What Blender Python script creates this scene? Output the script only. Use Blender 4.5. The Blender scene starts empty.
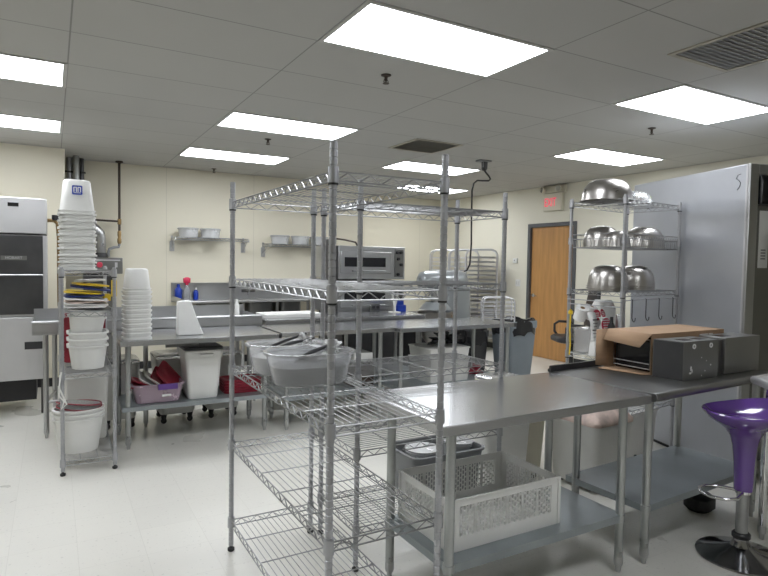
import bpy, bmesh, math, random
from math import sin, cos, pi, radians
from mathutils import Vector, Matrix, Euler
random.seed(7)
COL = bpy.context.scene.collection
# ------------------------------------------------------------------ materials
def nodes(name):
    m = bpy.data.materials.new(name); m.use_nodes = True
    nt = m.node_tree; b = nt.nodes['Principled BSDF']
    return m, nt, b
def noise_rough(nt, b, lo, hi, scale=8, stretch=(1, 1, 1)):
    tc = nt.nodes.new('ShaderNodeTexCoord'); mp = nt.nodes.new('ShaderNodeMapping')
    mp.inputs['Scale'].default_value = stretch
    n = nt.nodes.new('ShaderNodeTexNoise'); n.inputs['Scale'].default_value = scale; n.inputs['Detail'].default_value = 4
    r = nt.nodes.new('ShaderNodeMapRange'); r.inputs['To Min'].default_value = lo; r.inputs['To Max'].default_value = hi
    nt.links.new(tc.outputs['Object'], mp.inputs['Vector']); nt.links.new(mp.outputs['Vector'], n.inputs['Vector'])
    nt.links.new(n.outputs['Fac'], r.inputs['Value']); nt.links.new(r.outputs['Result'], b.inputs['Roughness'])
    return n
def tint(nt, b, c, amt, scale=3, stretch=(1, 1, 1)):
    tc = nt.nodes.new('ShaderNodeTexCoord'); mp = nt.nodes.new('ShaderNodeMapping')
    mp.inputs['Scale'].default_value = stretch
    n = nt.nodes.new('ShaderNodeTexNoise'); n.inputs['Scale'].default_value = scale; n.inputs['Detail'].default_value = 5
    cr = nt.nodes.new('ShaderNodeValToRGB')
    cr.color_ramp.elements[0].position = .3; cr.color_ramp.elements[1].position = .7
    cr.color_ramp.elements[0].color = (*[x * (1 - amt) for x in c], 1); cr.color_ramp.elements[1].color = (*[min(1, x * (1 + amt)) for x in c], 1)
    nt.links.new(tc.outputs['Object'], mp.inputs['Vector']); nt.links.new(mp.outputs['Vector'], n.inputs['Vector'])
    nt.links.new(n.outputs['Fac'], cr.inputs['Fac']); nt.links.new(cr.outputs['Color'], b.inputs['Base Color'])
def mat(name, c, rough=.5, metal=0, amt=.06, scale=4, stretch=(1, 1, 1), trans=0, coat=0, vary=.08, spec=.5, emit=0):
    m, nt, b = nodes(name)
    b.inputs['Metallic'].default_value = metal
    b.inputs['Specular IOR Level'].default_value = spec
    b.inputs['Transmission Weight'].default_value = trans
    b.inputs['Coat Weight'].default_value = coat
    tint(nt, b, c, amt, scale, stretch)
    noise_rough(nt, b, max(.02, rough - vary), min(1, rough + vary), scale * 2, stretch)
    if emit:
        b.inputs['Emission Color'].default_value = (*c, 1); b.inputs['Emission Strength'].default_value = emit
    return m
M = {}
M['chrome'] = mat('chrome_wire', (.36, .365, .37), .30, .9, .10, 6)
M['post'] = mat('zinc_post', (.44, .445, .47), .38, .75, .12, 8)
M['steel'] = mat('brushed_steel', (.47, .475, .48), .33, .95, .07, 3, (1, 12, 1))
M['steel_top'] = mat('worktop_steel', (.46, .465, .475), .25, .95, .025, 1.2, vary=.03)
M['steel_dark'] = mat('dark_steel_sheet', (.10, .10, .105), .32, .85, .15, 4)
M['steel_mid'] = mat('satin_steel', (.22, .22, .215), .33, .85, .08, 3)
M['steel_light'] = mat('light_satin_steel', (.62, .62, .635), .38, .7, .05, 2.5)
M['galv'] = mat('galvanised_steel', (.43, .445, .445), .30, .85, .12, 7)
M['galv_shelf'] = mat('galvanised_shelf', (.33, .365, .38), .40, .55, .14, 4)
M['cooler'] = mat('embossed_aluminium_skin', (.45, .465, .50), .36, .6, .10, 1.6)
M['bowl'] = mat('polished_steel_bowl', (.48, .46, .44), .30, 1., .10, 5, (1, 1, 6))
M['black'] = mat('black_rubber', (.018, .018, .02), .5, 0, .2, 8)
M['blackp'] = mat('black_plastic', (.03, .03, .033), .38, 0, .2, 8)
M['bag'] = mat('black_bin_liner', (.02, .02, .023), .22, 0, .2, 8)
M['white'] = mat('white_plastic', (.80, .80, .78), .42, 0, .03, 5)
M['offwhite'] = mat('aged_white_plastic', (.66, .655, .63), .45, 0, .05, 5)
M['bucket'] = mat('milky_bucket_plastic', (.84, .84, .82), .36, 0, .03, 5, trans=.12)
M['clear'] = mat('clear_frosted_plastic', (.92, .93, .95), .15, 0, .02, 5, trans=.85)
M['tubclear'] = mat('translucent_tub_plastic', (.95, .96, .99), .16, 0, .02, 5, trans=.82)
M['lilac'] = mat('lilac_translucent_plastic', (.55, .42, .50), .25, 0, .06, 5, trans=.35)
M['paper'] = mat('white_paper', (.84, .84, .83), .8, 0, .02, 12)
M['cloth'] = mat('white_cloth', (.82, .82, .80), .9, 0, .04, 12)
M['red'] = mat('dark_red_plastic', (.26, .018, .035), .4, 0, .15, 6)
M['pinkred'] = mat('pink_red_plastic', (.62, .03, .09), .4, 0, .1, 6)
M['labelred'] = mat('red_label_paper', (.55, .05, .09), .6, 0, .06, 6)
M['yellow'] = mat('yellow_plastic', (.80, .56, .03), .4, 0, .06, 6)
M['blue'] = mat('blue_plastic', (.012, .045, .36), .35, 0, .1, 6)
M['navy'] = mat('navy_plastic', (.015, .03, .16), .35, 0, .1, 6)
M['purple'] = mat('glossy_purple_shell', (.13, .055, .29), .14, 0, .05, 3, coat=.8, vary=.03)
M['purplep'] = mat('purple_plastic', (.12, .05, .25), .4, 0, .05, 3)
M['chromeb'] = mat('polished_chrome', (.72, .72, .73), .09, 1, .02, 3, vary=.03)
M['chromedark'] = mat('dark_polished_chrome', (.30, .30, .31), .12, 1, .04, 3, vary=.04)
M['grey'] = mat('grey_plastic', (.27, .28, .29), .5, 0, .07, 5)
M['greytrash'] = mat('slate_grey_plastic', (.20, .23, .26), .5, 0, .07, 5)
M['greyenamel'] = mat('grey_enamel', (.30, .32, .33), .30, .25, .05, 3, coat=.3)
M['dark'] = mat('dark_glass', (.012, .012, .014), .15, 0, .1, 3)
M['brownpipe'] = mat('dark_iron_pipe', (.06, .045, .035), .5, .4, .25, 9)
M['brass'] = mat('aged_brass', (.32, .22, .10), .4, .8, .2, 9)
M['rust'] = mat('dusty_pink_lid', (.66, .53, .47), .75, 0, .25, 14)
M['frame'] = mat('grey_door_frame_paint', (.085, .088, .095), .45, 0, .06, 3)
M['cream'] = mat('cream_enamel', (.52, .49, .41), .5, 0, .04, 3)
M['contents'] = mat('dark_grey_utensils', (.06, .06, .065), .5, .3, .3, 20)
M['ceilmetal'] = mat('painted_grid_metal', (.50, .495, .47), .5, 0, .04, 3)
M['vent'] = mat('dusty_vent_metal', (.42, .39, .32), .6, .1, .15, 8)
M['cream_plastic'] = mat('cream_plastic', (.64, .61, .50), .45, 0, .04, 3)
def cardboard():
    m, nt, b = nodes('cardboard'); tint(nt, b, (.36, .235, .145), .10, 6, (1, 1, 8)); b.inputs['Roughness'].default_value = .85
    return m
M['card'] = cardboard()
def wood():
    m, nt, b = nodes('birch_door_veneer'); tint(nt, b, (.47, .245, .085), .16, 3, (1, 6, .6)); b.inputs['Roughness'].default_value = .42
    return m
M['wood'] = wood()
def emis(name, c, s, base=(.8, .8, .8)):
    m, nt, b = nodes(name); b.inputs['Base Color'].default_value = (*base, 1)
    b.inputs['Emission Color'].default_value = (*c, 1); b.inputs['Emission Strength'].default_value = s
    return m
M['diff'] = emis('light_diffuser', (.93, .96, 1.0), 13.0)
M['exitred'] = emis('exit_letters', (1, .10, .16), .85, (.6, .02, .05))
def grid_mat(name, base, line, axes, rough, lw, speck=0, vary=.03, rvary=.1, bump=0):
    """axes: list of (axis index, period, offset)."""
    m, nt, b = nodes(name); L = nt.links.new; N = nt.nodes.new
    g = N('ShaderNodeNewGeometry'); s = N('ShaderNodeSeparateXYZ'); L(g.outputs['Position'], s.inputs[0])
    def mth(op, a, bb=None, c=None):
        n = N('ShaderNodeMath'); n.operation = op
        for i, v in enumerate((a, bb, c)):
            if v is None: continue
            if isinstance(v, (int, float)): n.inputs[i].default_value = v
            else: L(v, n.inputs[i])
        return n.outputs[0]
    lines = None; cells = []
    for ax, per, off in axes:
        u = mth('DIVIDE', mth('SUBTRACT', s.outputs[ax], off), per)
        f = mth('FRACT', u); cells.append(mth('FLOOR', u))
        d = mth('MULTIPLY', mth('MINIMUM', f, mth('SUBTRACT', 1.0, f)), per)
        l = mth('LESS_THAN', d, lw)
        lines = l if lines is None else mth('MAXIMUM', lines, l)
    cb = N('ShaderNodeCombineXYZ')
    for i, c in enumerate(cells): L(c, cb.inputs[i])
    wn = N('ShaderNodeTexWhiteNoise'); L(cb.outputs[0], wn.inputs['Vector'])
    ns = N('ShaderNodeTexNoise'); ns.inputs['Scale'].default_value = 1.3; ns.inputs['Detail'].default_value = 8
    L(g.outputs['Position'], ns.inputs['Vector'])
    v = mth('ADD', mth('MULTIPLY', mth('SUBTRACT', wn.outputs['Value'], .5), vary), mth('MULTIPLY', mth('SUBTRACT', ns.outputs['Fac'], .5), vary * 3))
    v = mth('ADD', v, 1.0)
    if speck:
        n2 = N('ShaderNodeTexNoise'); n2.inputs['Scale'].default_value = 55; n2.inputs['Detail'].default_value = 3
        L(g.outputs['Position'], n2.inputs['Vector'])
        sp = mth('MULTIPLY', mth('LESS_THAN', n2.outputs['Fac'], .335), speck)
        v = mth('SUBTRACT', v, sp)
        n3 = N('ShaderNodeTexNoise'); n3.inputs['Scale'].default_value = 6; n3.inputs['Detail'].default_value = 9; n3.inputs['Roughness'].default_value = .75
        L(g.outputs['Position'], n3.inputs['Vector'])
        v = mth('SUBTRACT', v, mth('MULTIPLY', mth('LESS_THAN', n3.outputs['Fac'], .33), speck * .8))
    sc = N('ShaderNodeVectorMath'); sc.operation = 'SCALE'; sc.inputs[0].default_value = base; L(v, sc.inputs['Scale'])
    mx = N('ShaderNodeMix'); mx.data_type = 'RGBA'; L(lines, mx.inputs[0]); L(sc.outputs[0], mx.inputs[6]); mx.inputs[7].default_value = (*line, 1)
    L(mx.outputs[2], b.inputs['Base Color'])
    r = mth('ADD', mth('MULTIPLY', ns.outputs['Fac'], rvary), rough - rvary / 2); L(r, b.inputs['Roughness'])
    if bump:
        n4 = N('ShaderNodeTexNoise'); n4.inputs['Scale'].default_value = 5; L(g.outputs['Position'], n4.inputs['Vector'])
        bp = N('ShaderNodeBump'); bp.inputs['Strength'].default_value = bump; bp.inputs['Distance'].default_value = .01
        L(n4.outputs['Fac'], bp.inputs['Height']); L(bp.outputs[0], b.inputs['Normal'])
    return m
TX, TY, TS = 1.3130, 3.1205, .6096
M['ceiling'] = grid_mat('ceiling_tiles', (.47, .465, .44), (.27, .265, .25), [(0, 2 * TS, TX), (1, TS, TY)], .85, .0045, 0, .035)
M['floor'] = grid_mat('vinyl_floor_tiles', (.74, .725, .675), (.66, .645, .595), [(0, .3048, .1), (1, .3048, .05)], .30, .0013, .16, .03, .16, .05)
M['wall'] = grid_mat('cream_wall_panels', (.74, .70, .575), (.60, .57, .47), [(0, 1.2192, 1.36)], .5, .003, 0, .015)
M['wallr'] = grid_mat('cream_wall_paint', (.74, .715, .61), (.74, .715, .61), [(1, 50, 1.)], .55, .0001, 0, .015)
M['walldim'] = mat('grey_beige_wall_paint', (.33, .32, .29), .6, 0, .02, 2)
M['milky'] = mat('milky_clear_plastic', (.90, .91, .92), .25, 0, .02, 5, trans=.45)
# ------------------------------------------------------------------ mesh builder
class MB:
    def __init__(s): s.v = []; s.f = []; s.mi = []; s.cur = 0; s.mats = []
    def add(s, vs, fs, mtx=None):
        o = len(s.v)
        s.v += [tuple(mtx @ Vector(p)) if mtx else tuple(p) for p in vs]
        s.f += [tuple(i + o for i in f) for f in fs]; s.mi += [s.cur] * len(fs); return s
    def mat(s, i): s.cur = i; return s
    def box(s, c, d, rot=None, taper=1.0):
        x, y, z = [k / 2 for k in d]; t = taper
        vs = [(-x, -y, -z), (x, -y, -z), (x, y, -z), (-x, y, -z), (-x * t, -y * t, z), (x * t, -y * t, z), (x * t, y * t, z), (-x * t, y * t, z)]
        mt = Matrix.Translation(c) @ (Euler(rot).to_matrix().to_4x4() if rot else Matrix())
        return s.add(vs, [(0, 3, 2, 1), (4, 5, 6, 7), (0, 1, 5, 4), (1, 2, 6, 5), (2, 3, 7, 6), (3, 0, 4, 7)], mt)
    def box2(s, a, b): return s.box([(a[i] + b[i]) / 2 for i in range(3)], [abs(b[i] - a[i]) for i in range(3)])
    def tube(s, pts, r, n=6, closed=False, cap=True):
        pts = [Vector(p) for p in pts]; m = len(pts); rings = []
        up = None
        for i, p in enumerate(pts):
            if closed: t = (pts[(i + 1) % m] - pts[i - 1])
            else: t = pts[min(i + 1, m - 1)] - pts[max(i - 1, 0)]
            t.normalize()
            if up is None:
                up = Vector((0, 0, 1)) if abs(t.z) < .9 else Vector((1, 0, 0))
            a = t.cross(up)
            if a.length < 1e-4: a = t.cross(Vector((0, 1, 0)))
            a.normalize(); bq = a.cross(t).normalized(); up = bq
            rr = r[i] if isinstance(r, (list, tuple)) else r
            rings.append([p + a * cos(2 * pi * k / n) * rr + bq * sin(2 * pi * k / n) * rr for k in range(n)])
        vs = [v for rg in rings for v in rg]; fs = []
        for i in range(m if closed else m - 1):
            j = (i + 1) % m
            for k in range(n):
                k2 = (k + 1) % n; fs.append((i * n + k, i * n + k2, j * n + k2, j * n + k))
        if cap and not closed:
            fs.append(tuple(range(n))[::-1]); fs.append(tuple((m - 1) * n + k for k in range(n)))
        return s.add(vs, fs)
    def lathe(s, prof, c=(0, 0, 0), n=16, mtx=None, cap=True):
        vs = []; fs = []
        for (r, z) in prof:
            for k in range(n): vs.append((r * cos(2 * pi * k / n), r * sin(2 * pi * k / n), z))
        for i in range(len(prof) - 1):
            for k in range(n):
                k2 = (k + 1) % n; fs.append((i * n + k, i * n + k2, (i + 1) * n + k2, (i + 1) * n + k))
        if cap:
            if prof[0][0] > 1e-5: fs.append(tuple(range(n))[::-1])
            if prof[-1][0] > 1e-5: fs.append(tuple((len(prof) - 1) * n + k for k in range(n)))
        mt = Matrix.Translation(c) @ (mtx if mtx else Matrix())
        return s.add(vs, fs, mt)
    def cyl(s, a, b, r, n=12, r2=None):
        return s.tube([a, b], [r, r if r2 is None else r2], n)
    def rr(s, rings, c=(0, 0, 0), k=5, mtx=None, cap=(True, True)):
        """loft rounded rectangles: rings = (z, halfx, halfy, radius)"""
        vs = []; fs = []; n = 4 * (k + 1)
        for (z, hx, hy, r) in rings:
            r = min(r, hx, hy)
            for q, (sx, sy) in enumerate(((1, 1), (-1, 1), (-1, -1), (1, -1))):
                for i in range(k + 1):
                    a = pi / 2 * q + pi / 2 * i / k
                    vs.append((sx * (hx - r) + r * cos(a), sy * (hy - r) + r * sin(a), z))
        for i in range(len(rings) - 1):
            for j in range(n):
                j2 = (j + 1) % n; fs.append((i * n + j, i * n + j2, (i + 1) * n + j2, (i + 1) * n + j))
        if cap[0]: fs.append(tuple(range(n))[::-1])
        if cap[1]: fs.append(tuple((len(rings) - 1) * n + j for j in range(n)))
        mt = Matrix.Translation(c) @ (mtx if mtx else Matrix())
        return s.add(vs, fs, mt)
    def prism(s, poly, z0, z1):
        n = len(poly)
        vs = [(x, y, z0) for x, y in poly] + [(x, y, z1) for x, y in poly]
        return s.add(vs, [tuple(range(n))[::-1], tuple(range(n, 2 * n))] + [(i, (i + 1) % n, n + (i + 1) % n, n + i) for i in range(n)])
    def mesh(s, name, mats, ang=40):
        me = bpy.data.meshes.new(name); me.from_pydata(s.v, [], s.f)
        if not isinstance(mats, (list, tuple)): mats = [mats]
        for m in mats: me.materials.append(M[m] if isinstance(m, str) else m)
        if len(mats) > 1: me.polygons.foreach_set('material_index', s.mi)
        bm = bmesh.new(); bm.from_mesh(me); bmesh.ops.recalc_face_normals(bm, faces=bm.faces); bm.to_mesh(me); bm.free()
        me.shade_smooth(); me.set_sharp_from_angle(angle=radians(ang)); me.update(); return me
    def obj(s, name, mats, parent=None, bevel=0, ang=40, label=None, loc=None):
        o = bpy.data.objects.new(name, s.mesh(name, mats, ang)); COL.objects.link(o)
        if parent: o.parent = parent
        if bevel:
            b = o.modifiers.new('bevel', 'BEVEL'); b.width = bevel; b.segments = 2; b.limit_method = 'ANGLE'; b.angle_limit = radians(50)
        if label: o['label'] = label
        if loc: o.location = loc
        return o
def tag(o, label, cat, group=None, kind=None):
    o['label'] = label; o['category'] = cat
    if group: o['group'] = group
    if kind: o['kind'] = kind
    return o
def thing(name, label, cat, loc=(0, 0, 0), rz=0, group=None, rot=None):
    o = bpy.data.objects.new(name, None); COL.objects.link(o); o.empty_display_size = .05
    o.location = loc; o.rotation_euler = rot if rot else (0, 0, rz)
    return tag(o, label, cat, group)
def copy_tree(o, loc=None, rz=None, label=None, parent=None, rot=None, scale=None):
    c = o.copy(); COL.objects.link(c)
    if parent: c.parent = parent
    if loc is not None: c.location = loc
    if rz is not None: c.rotation_euler = (0, 0, rz)
    if rot is not None: c.rotation_euler = rot
    if scale: c.scale = scale
    if label: c['label'] = label
    for ch in list(o.children):
        copy_tree(ch, parent=c)
    return c
def struct(o): o['kind'] = 'structure'; return o
def text_mesh(name, body, size, m, parent, loc, rot, ext=.001, align='CENTER', label=None):
    cu = bpy.data.curves.new(name, 'FONT'); cu.body = body; cu.size = size; cu.extrude = ext
    cu.align_x = align; cu.align_y = 'CENTER'
    tmp = bpy.data.objects.new(name, cu); COL.objects.link(tmp)
    dg = bpy.context.evaluated_depsgraph_get(); me = bpy.data.meshes.new_from_object(tmp.evaluated_get(dg))
    bpy.data.objects.remove(tmp); me.materials.clear(); me.materials.append(M[m])
    o = bpy.data.objects.new(name, me); COL.objects.link(o)
    if parent: o.parent = parent
    o.location = loc; o.rotation_euler = rot
    if label: o['label'] = label
    return o
# ------------------------------------------------------------------ room
CE = 2.743; XR = 6.82; YB = 8.47; YJ = 7.72; XJ = .13; XL = -3.2; YF = -3.0
YR = 9.62; XK = 4.35
struct(MB().box2((XL - .1, YF - .1, -.1), (XR + .1, YR + .1, 0)).obj('floor', 'floor'))
struct(MB().box2((XL - .1, YF - .1, CE), (XR + .1, YR + .1, CE + .1)).obj('ceiling', 'ceiling'))
struct(MB().box2((XJ, YB, 0), (XK, YR, CE)).obj('wall_back', 'wall'))
struct(MB().box2((XK, YR, 0), (XR + .1, YR + .1, CE)).obj('wall_back_recess', 'wall'))
struct(MB().box2((XL - .1, YJ, 0), (XJ, YB + .1, CE)).obj('wall_back_left', 'wall'))
struct(MB().box2((XL - .1, YF, 0), (XL, YJ, CE)).obj('wall_left', 'wallr'))
struct(MB().box2((XL, YF - .1, 0), (XR + .1, YF, CE)).obj('wall_front', 'wallr'))
DY0, DY1, DH = 6.27, 7.17, 2.10
w = MB(); w.box2((XR, YF, 0), (XR + .1, DY0, CE)); w.box2((XR, DY1, 0), (XR + .1, YR, CE)); w.box2((XR, DY0, DH), (XR + .1, DY1, CE))
struct(w.obj('wall_right', 'wallr'))
for nm, a, b in (('baseboard_right', (XR - .006, YF, 0), (XR, DY0 - .07, .1)), ('baseboard_right_far', (XR - .006, DY1 + .07, 0), (XR, YR, .1)),
                 ('baseboard_back', (XJ, YB - .006, 0), (XK, YB, .1)), ('baseboard_back_left', (XL, YJ - .006, 0), (XJ + .006, YJ, .1)),
                 ('baseboard_left', (XL, YF, 0), (XL + .006, YJ, .1))):
    struct(MB().box2(a, b).obj(nm, 'black'))
# wall-ceiling angle trim
t = MB()
for a, b in (((XL, YJ - .022, CE - .004), (XJ + .022, YJ, CE - .001)), ((XJ, YB - .022, CE - .004), (XK, YB, CE - .001)), ((XR - .022, YF, CE - .004), (XR, YR, CE - .001)), ((XK, YR - .022, CE - .004), (XR - .022, YR, CE - .001)), ((XK, YB, CE - .004), (XK + .022, YR - .022, CE - .001)), ((XJ, YJ, CE - .004), (XJ + .022, YB, CE - .001))):
    t.box2(a, b)
struct(t.obj('trim_1', 'ceilmetal'))
# door
d = bpy.data.objects.new('door_1', None); COL.objects.link(d); d['kind'] = 'structure'; d.location = (XR, DY0, 0)
MB().box2((.02, .004, .006), (.062, DY1 - DY0 - .004, DH - .004)).obj('door_panel', 'wood', d, .002)
f = MB(); W = DY1 - DY0
f.box2((-.02, -.06, 0), (.1, 0, DH + .06)); f.box2((-.02, W, 0), (.1, W + .06, DH + .06)); f.box2((-.02, 0, DH), (.1, W, DH + .06))
f.obj('door_frame', 'frame', d, .003)
h = MB(); h.lathe([(.03, 0), (.03, .012), (.012, .016), (.011, .05)], (.02, W - .07, 1.0), 14, Euler((0, -pi / 2, 0)).to_matrix().to_4x4())
h.tube([(-.03, W - .07, 1.0), (-.035, W - .1, 1.0), (-.03, W - .19, .995)], .010, 8)
h.obj('door_handle', 'chromeb', d)
# ------------------------------------------------------------------ ceiling lights
def light_proto():
    t = thing('ceiling_light', '', 'ceiling light', (0, 0, CE), 0, 'recessed fluorescent ceiling panels')
    f = MB(); a, b = TS, TS / 2; i = .026
    for p, q in (((-a, -b, -.006), (a, -b + i, -.0005)), ((-a, b - i, -.006), (a, b, -.0005)), ((-a, -b + i, -.006), (-a + i, b - i, -.0005)), ((a - i, -b + i, -.006), (a, b - i, -.0005))):
        f.box2(p, q)
    f.obj('light_frame', 'ceilmetal', t)
    MB().box2((-a + i, -b + i, -.004), (a - i, b - i, -.001)).obj('diffuser', 'diff', t)
    return t
lp = light_proto(); first = True
for (gx, gy, lab) in ((0, 0, 'largest glowing ceiling panel, nearest above the tall front wire rack'),
                      (0, 4, 'glowing ceiling panel between the largest one and the one nearest the back wall shelves'),
                      (0, 7, 'glowing ceiling panel above the two small wall shelves'),
                      (4, 0, 'glowing ceiling panel at the right edge of the photo, above the bowl rack and cooler'),
                      (6, 3, 'glowing ceiling panel above the exit sign and bowl rack'),
                      (4, 6, 'small glowing ceiling panel beside the black hanging cord, seen over the rack tops'),
                      (6, 9, 'farthest small glowing ceiling panel, half hidden by the front rack top shelf'),
                      (-4, 3, 'glowing ceiling panel at the left edge, the nearer of the left pair'),
                      (-4, 6, 'glowing ceiling panel at the left edge, the farther of the left pair'),
                      (-4, -1, 'unseen ceiling panel added for light behind the viewer on the left'),  # panel out of view, added to bring in light from behind
                      (0, -4, 'unseen ceiling panel added for light behind the viewer in the middle')):  # also added out of view, lifts the dark foreground floor
    x = TX + (gx + 1) * TS; y = TY + (gy - .5) * TS
    if first: lp.location = (x, y, CE); lp['label'] = lab; first = False
    else: copy_tree(lp, (x, y, CE), label=lab)
# vents
def vent(x, y, lab):
    t = thing('ceiling_vent', lab, 'air vent', (x, y, CE), 0, 'square ceiling air vents')
    f = MB(); a = .29
    for p, q in (((-a, -a, -.008), (a, -a + .03, -.0005)), ((-a, a - .03, -.008), (a, a, -.0005)), ((-a, -a + .03, -.008), (-a + .03, a - .03, -.0005)), ((a - .03, -a + .03, -.008), (a, a - .03, -.0005))): f.box2(p, q)
    f.obj('vent_frame', 'vent', t)
    MB().box2((-a + .03, -a + .03, -.0025), (a - .03, a - .03, -.0008)).obj('vent_backing', 'grey', t)
    g = MB()
    for k in range(15): g.box((0, -a + .05 + k * .034, -.005), (2 * a - .06, .02, .0012), (.5, 0, 0))
    g.obj('vent_slats', 'vent', t)
vent(3.47, 5.28, 'dusty square ceiling vent left of the black hanging cord')
vent(3.43, 1.93, 'dusty square ceiling vent in the upper right corner of the photo')
def sprinkler(x, y, lab):
    s = MB(); s.lathe([(.035, -.001), (.034, -.006), (.012, -.012), (.009, -.03), (.012, -.034), (.005, -.04), (.004, -.055), (.022, -.056), (.022, -.058)], (0, 0, 0), 12)
    for a in (0, pi): s.tube([(.011 * cos(a), 0, -.03), (.018 * cos(a), 0, -.045), (.005 * cos(a), 0, -.056)], .0025, 5)
    o = s.obj('sprinkler_head', 'brownpipe'); o.location = (x, y, CE); tag(o, lab, 'sprinkler', 'ceiling sprinkler heads')
sprinkler(1.94, 3.44, 'ceiling sprinkler head just below the largest light panel')
sprinkler(1.934, 5.88, 'ceiling sprinkler head between the two middle light panels on the left')
sprinkler(1.936, 8.2, 'farthest ceiling sprinkler head, by the back wall')
sprinkler(4.70, 3.45, 'ceiling sprinkler head between the two light panels on the right')
# exit sign
t = thing('exit_sign', 'cream exit sign with red EXIT letters and twin emergency lamps above wooden door', 'exit sign', (XR, 6.66, 2.34))
b = MB().box2((-.07, -.19, 0), (-.001, .19, .27)); b.obj('sign_box', 'cream_plastic', t, .01)
MB().box2((-.074, -.165, .03), (-.07, .165, .22)).obj('sign_face', 'cream_plastic', t)
e_ = text_mesh('exit_letters', 'EXIT', .20, 'exitred', t, (-.0755, .035, .125), (pi / 2, 0, -pi / 2), .002); e_.scale = (.60, .95, 1)
MB().box2((-.06, -.24, .275), (-.001, .24, .385)).obj('lamp_housing', 'cream_plastic', t, .01)
for sgn in (-1, 1):
    lamp = MB().lathe([(.02, 0), (.045, .02), (.052, .07), (.048, .075)], (-.06, sgn * .15, .33), 16, Euler((0, -pi / 2, sgn * -.3)).to_matrix().to_4x4()).obj('lamp_head', 'cream_plastic', t)
    MB().lathe([(.043, .0761), (.03, .084), (.001, .087)], (-.06, sgn * .15, .33), 16, Euler((0, -pi / 2, sgn * -.3)).to_matrix().to_4x4()).obj('lamp_lens', 'clear', lamp)
t = thing('thermostat', 'small white wall thermostat left of wooden door', 'thermostat', (XR, 7.515, 1.52))
MB().box2((-.028, -.05, 0), (-.001, .05, .08)).obj('housing', 'white', t, .004); MB().lathe([(.009, 0), (.009, .006)], (-.029, .005, .045), 12, Euler((0, -pi / 2, 0)).to_matrix().to_4x4()).obj('dial', 'black', t)
t = thing('wall_outlet', 'white double wall outlet plate below the thermostat', 'outlet', (XR, 7.45, 1.13))
MB().box2((-.007, -.058, 0), (-.001, .058, .115)).obj('outlet_plate', 'white', t, .002)
for k in (-1, 1): MB().box2((-.010, k * .027 - .016, .03), (-.0071, k * .027 + .016, .085)).obj('socket', 'offwhite', t, .001)
# hanging power cord
t = thing('power_drop_cord', 'black power cord hanging from ceiling outlet down to the floor mixer', 'power cord', (4.494, 5.591, CE))
MB().box2((-.06, -.05, -.02), (.11, .05, -.0005)).obj('outlet_box', 'grey', t, .004)
MB().rr([(-.021, .03, .028, .01), (-.10, .03, .028, .012), (-.125, .018, .018, .01)], (.04, 0, 0)).obj('plug', 'blackp', t)
for k in (0, 1):
    MB().tube([(-.05 - k * -.05, -.03, -.02), (-.05 + k * .05, -.03, -.05 - k * .04)], .005, 6).obj('hook', 'grey', t)
P = [(.04, 0, -.12), (.06, -.01, -.15), (.085, -.035, -.19), (.10, -.045, -.225), (.08, -.035, -.245), (.02, 0, -.245), (-.04, .03, -.245), (-.075, .055, -.28), (-.085, .07, -.36), (-.03, .14, -.6), (.07, .26, -1.0), (.125, .35, -1.25), (.12, .40, -1.33), (.10, .43, -1.345)]
MB().tube(P, .0105, 8).obj('cord', 'black', t)
# ------------------------------------------------------------------ wire shelving
PR = .0127
def post_mesh(h, groove=True, n=12, z0=.03):
    m = MB(); prof = []
    z = z0
    if groove:
        while z < h - .02:
            prof += [(PR, z), (PR, z + .0205), (PR * .82, z + .0222), (PR * .82, z + .0237)]; z += .0254
        prof += [(PR, z), (PR, h - .003), (PR * .8, h), (.0001, h)]
    else: prof = [(PR, z0), (PR, h - .003), (PR * .8, h), (.0001, h)]
    m.lathe(prof, n=n); return m
def foot_mb():
    return MB().lathe([(.0001, 0), (.015, .001), (.018, .006), (.018, .016), (.010, .022), (.007, .024), (.007, .05)], n=12)
def shelf_mb(L, D, wires=None, along='x', cross=4, dz=.033, ledge=0):
    """wire shelf; post centres at 0..L, 0..D; top of deck at z=0"""
    m = MB(); r = .0031
    for z in (-.003, -dz):
        for a, b in (((0, 0), (L, 0)), ((L, 0), (L, D)), ((L, D), (0, D)), ((0, D), (0, 0))):
            m.cyl((a[0], a[1], z), (b[0], b[1], z), r, 6)
    def zig(a, b):
        ln = math.hypot(b[0] - a[0], b[1] - a[1]); n = max(2, int(ln / .075)) * 2
        pts = []
        for k in range(n + 1):
            tq = .02 + .96 * k / n; pts.append((a[0] + (b[0] - a[0]) * tq, a[1] + (b[1] - a[1]) * tq, -.005 if k % 2 else -dz))
        m.tube(pts, .0024, 5)
    for a, b in (((0, 0), (L, 0)), ((L, 0), (L, D)), ((L, D), (0, D)), ((0, D), (0, 0))): zig(a, b)
    if along == 'x':
        n = int(D / .027)
        for k in range(1, n): m.cyl((.004, D * k / n, 0), (L - .004, D * k / n, 0), .0017, 5)
        for k in range(1, cross):
            x = L * k / cross; m.cyl((x, 0, -.005), (x, D, -.005), .0028, 6)
    else:
        n = int(L / .027)
        for k in range(1, n): m.cyl((L * k / n, .004, 0), (L * k / n, D - .004, 0), .0017, 5)
        for k in range(1, cross):
            y = D * k / cross; m.cyl((0, y, -.005), (L, y, -.005), .0028, 6)
    return m
def collar_mb():
    return MB().lathe([(.0145, -.040), (.0185, -.040), (.0172, .012), (.0145, .012)], n=14, cap=False)
def ring_mb():
    return MB().lathe([(.0128, -.047), (.0168, -.047), (.0168, -.0405), (.0128, -.0405)], n=14, cap=False)
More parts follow.
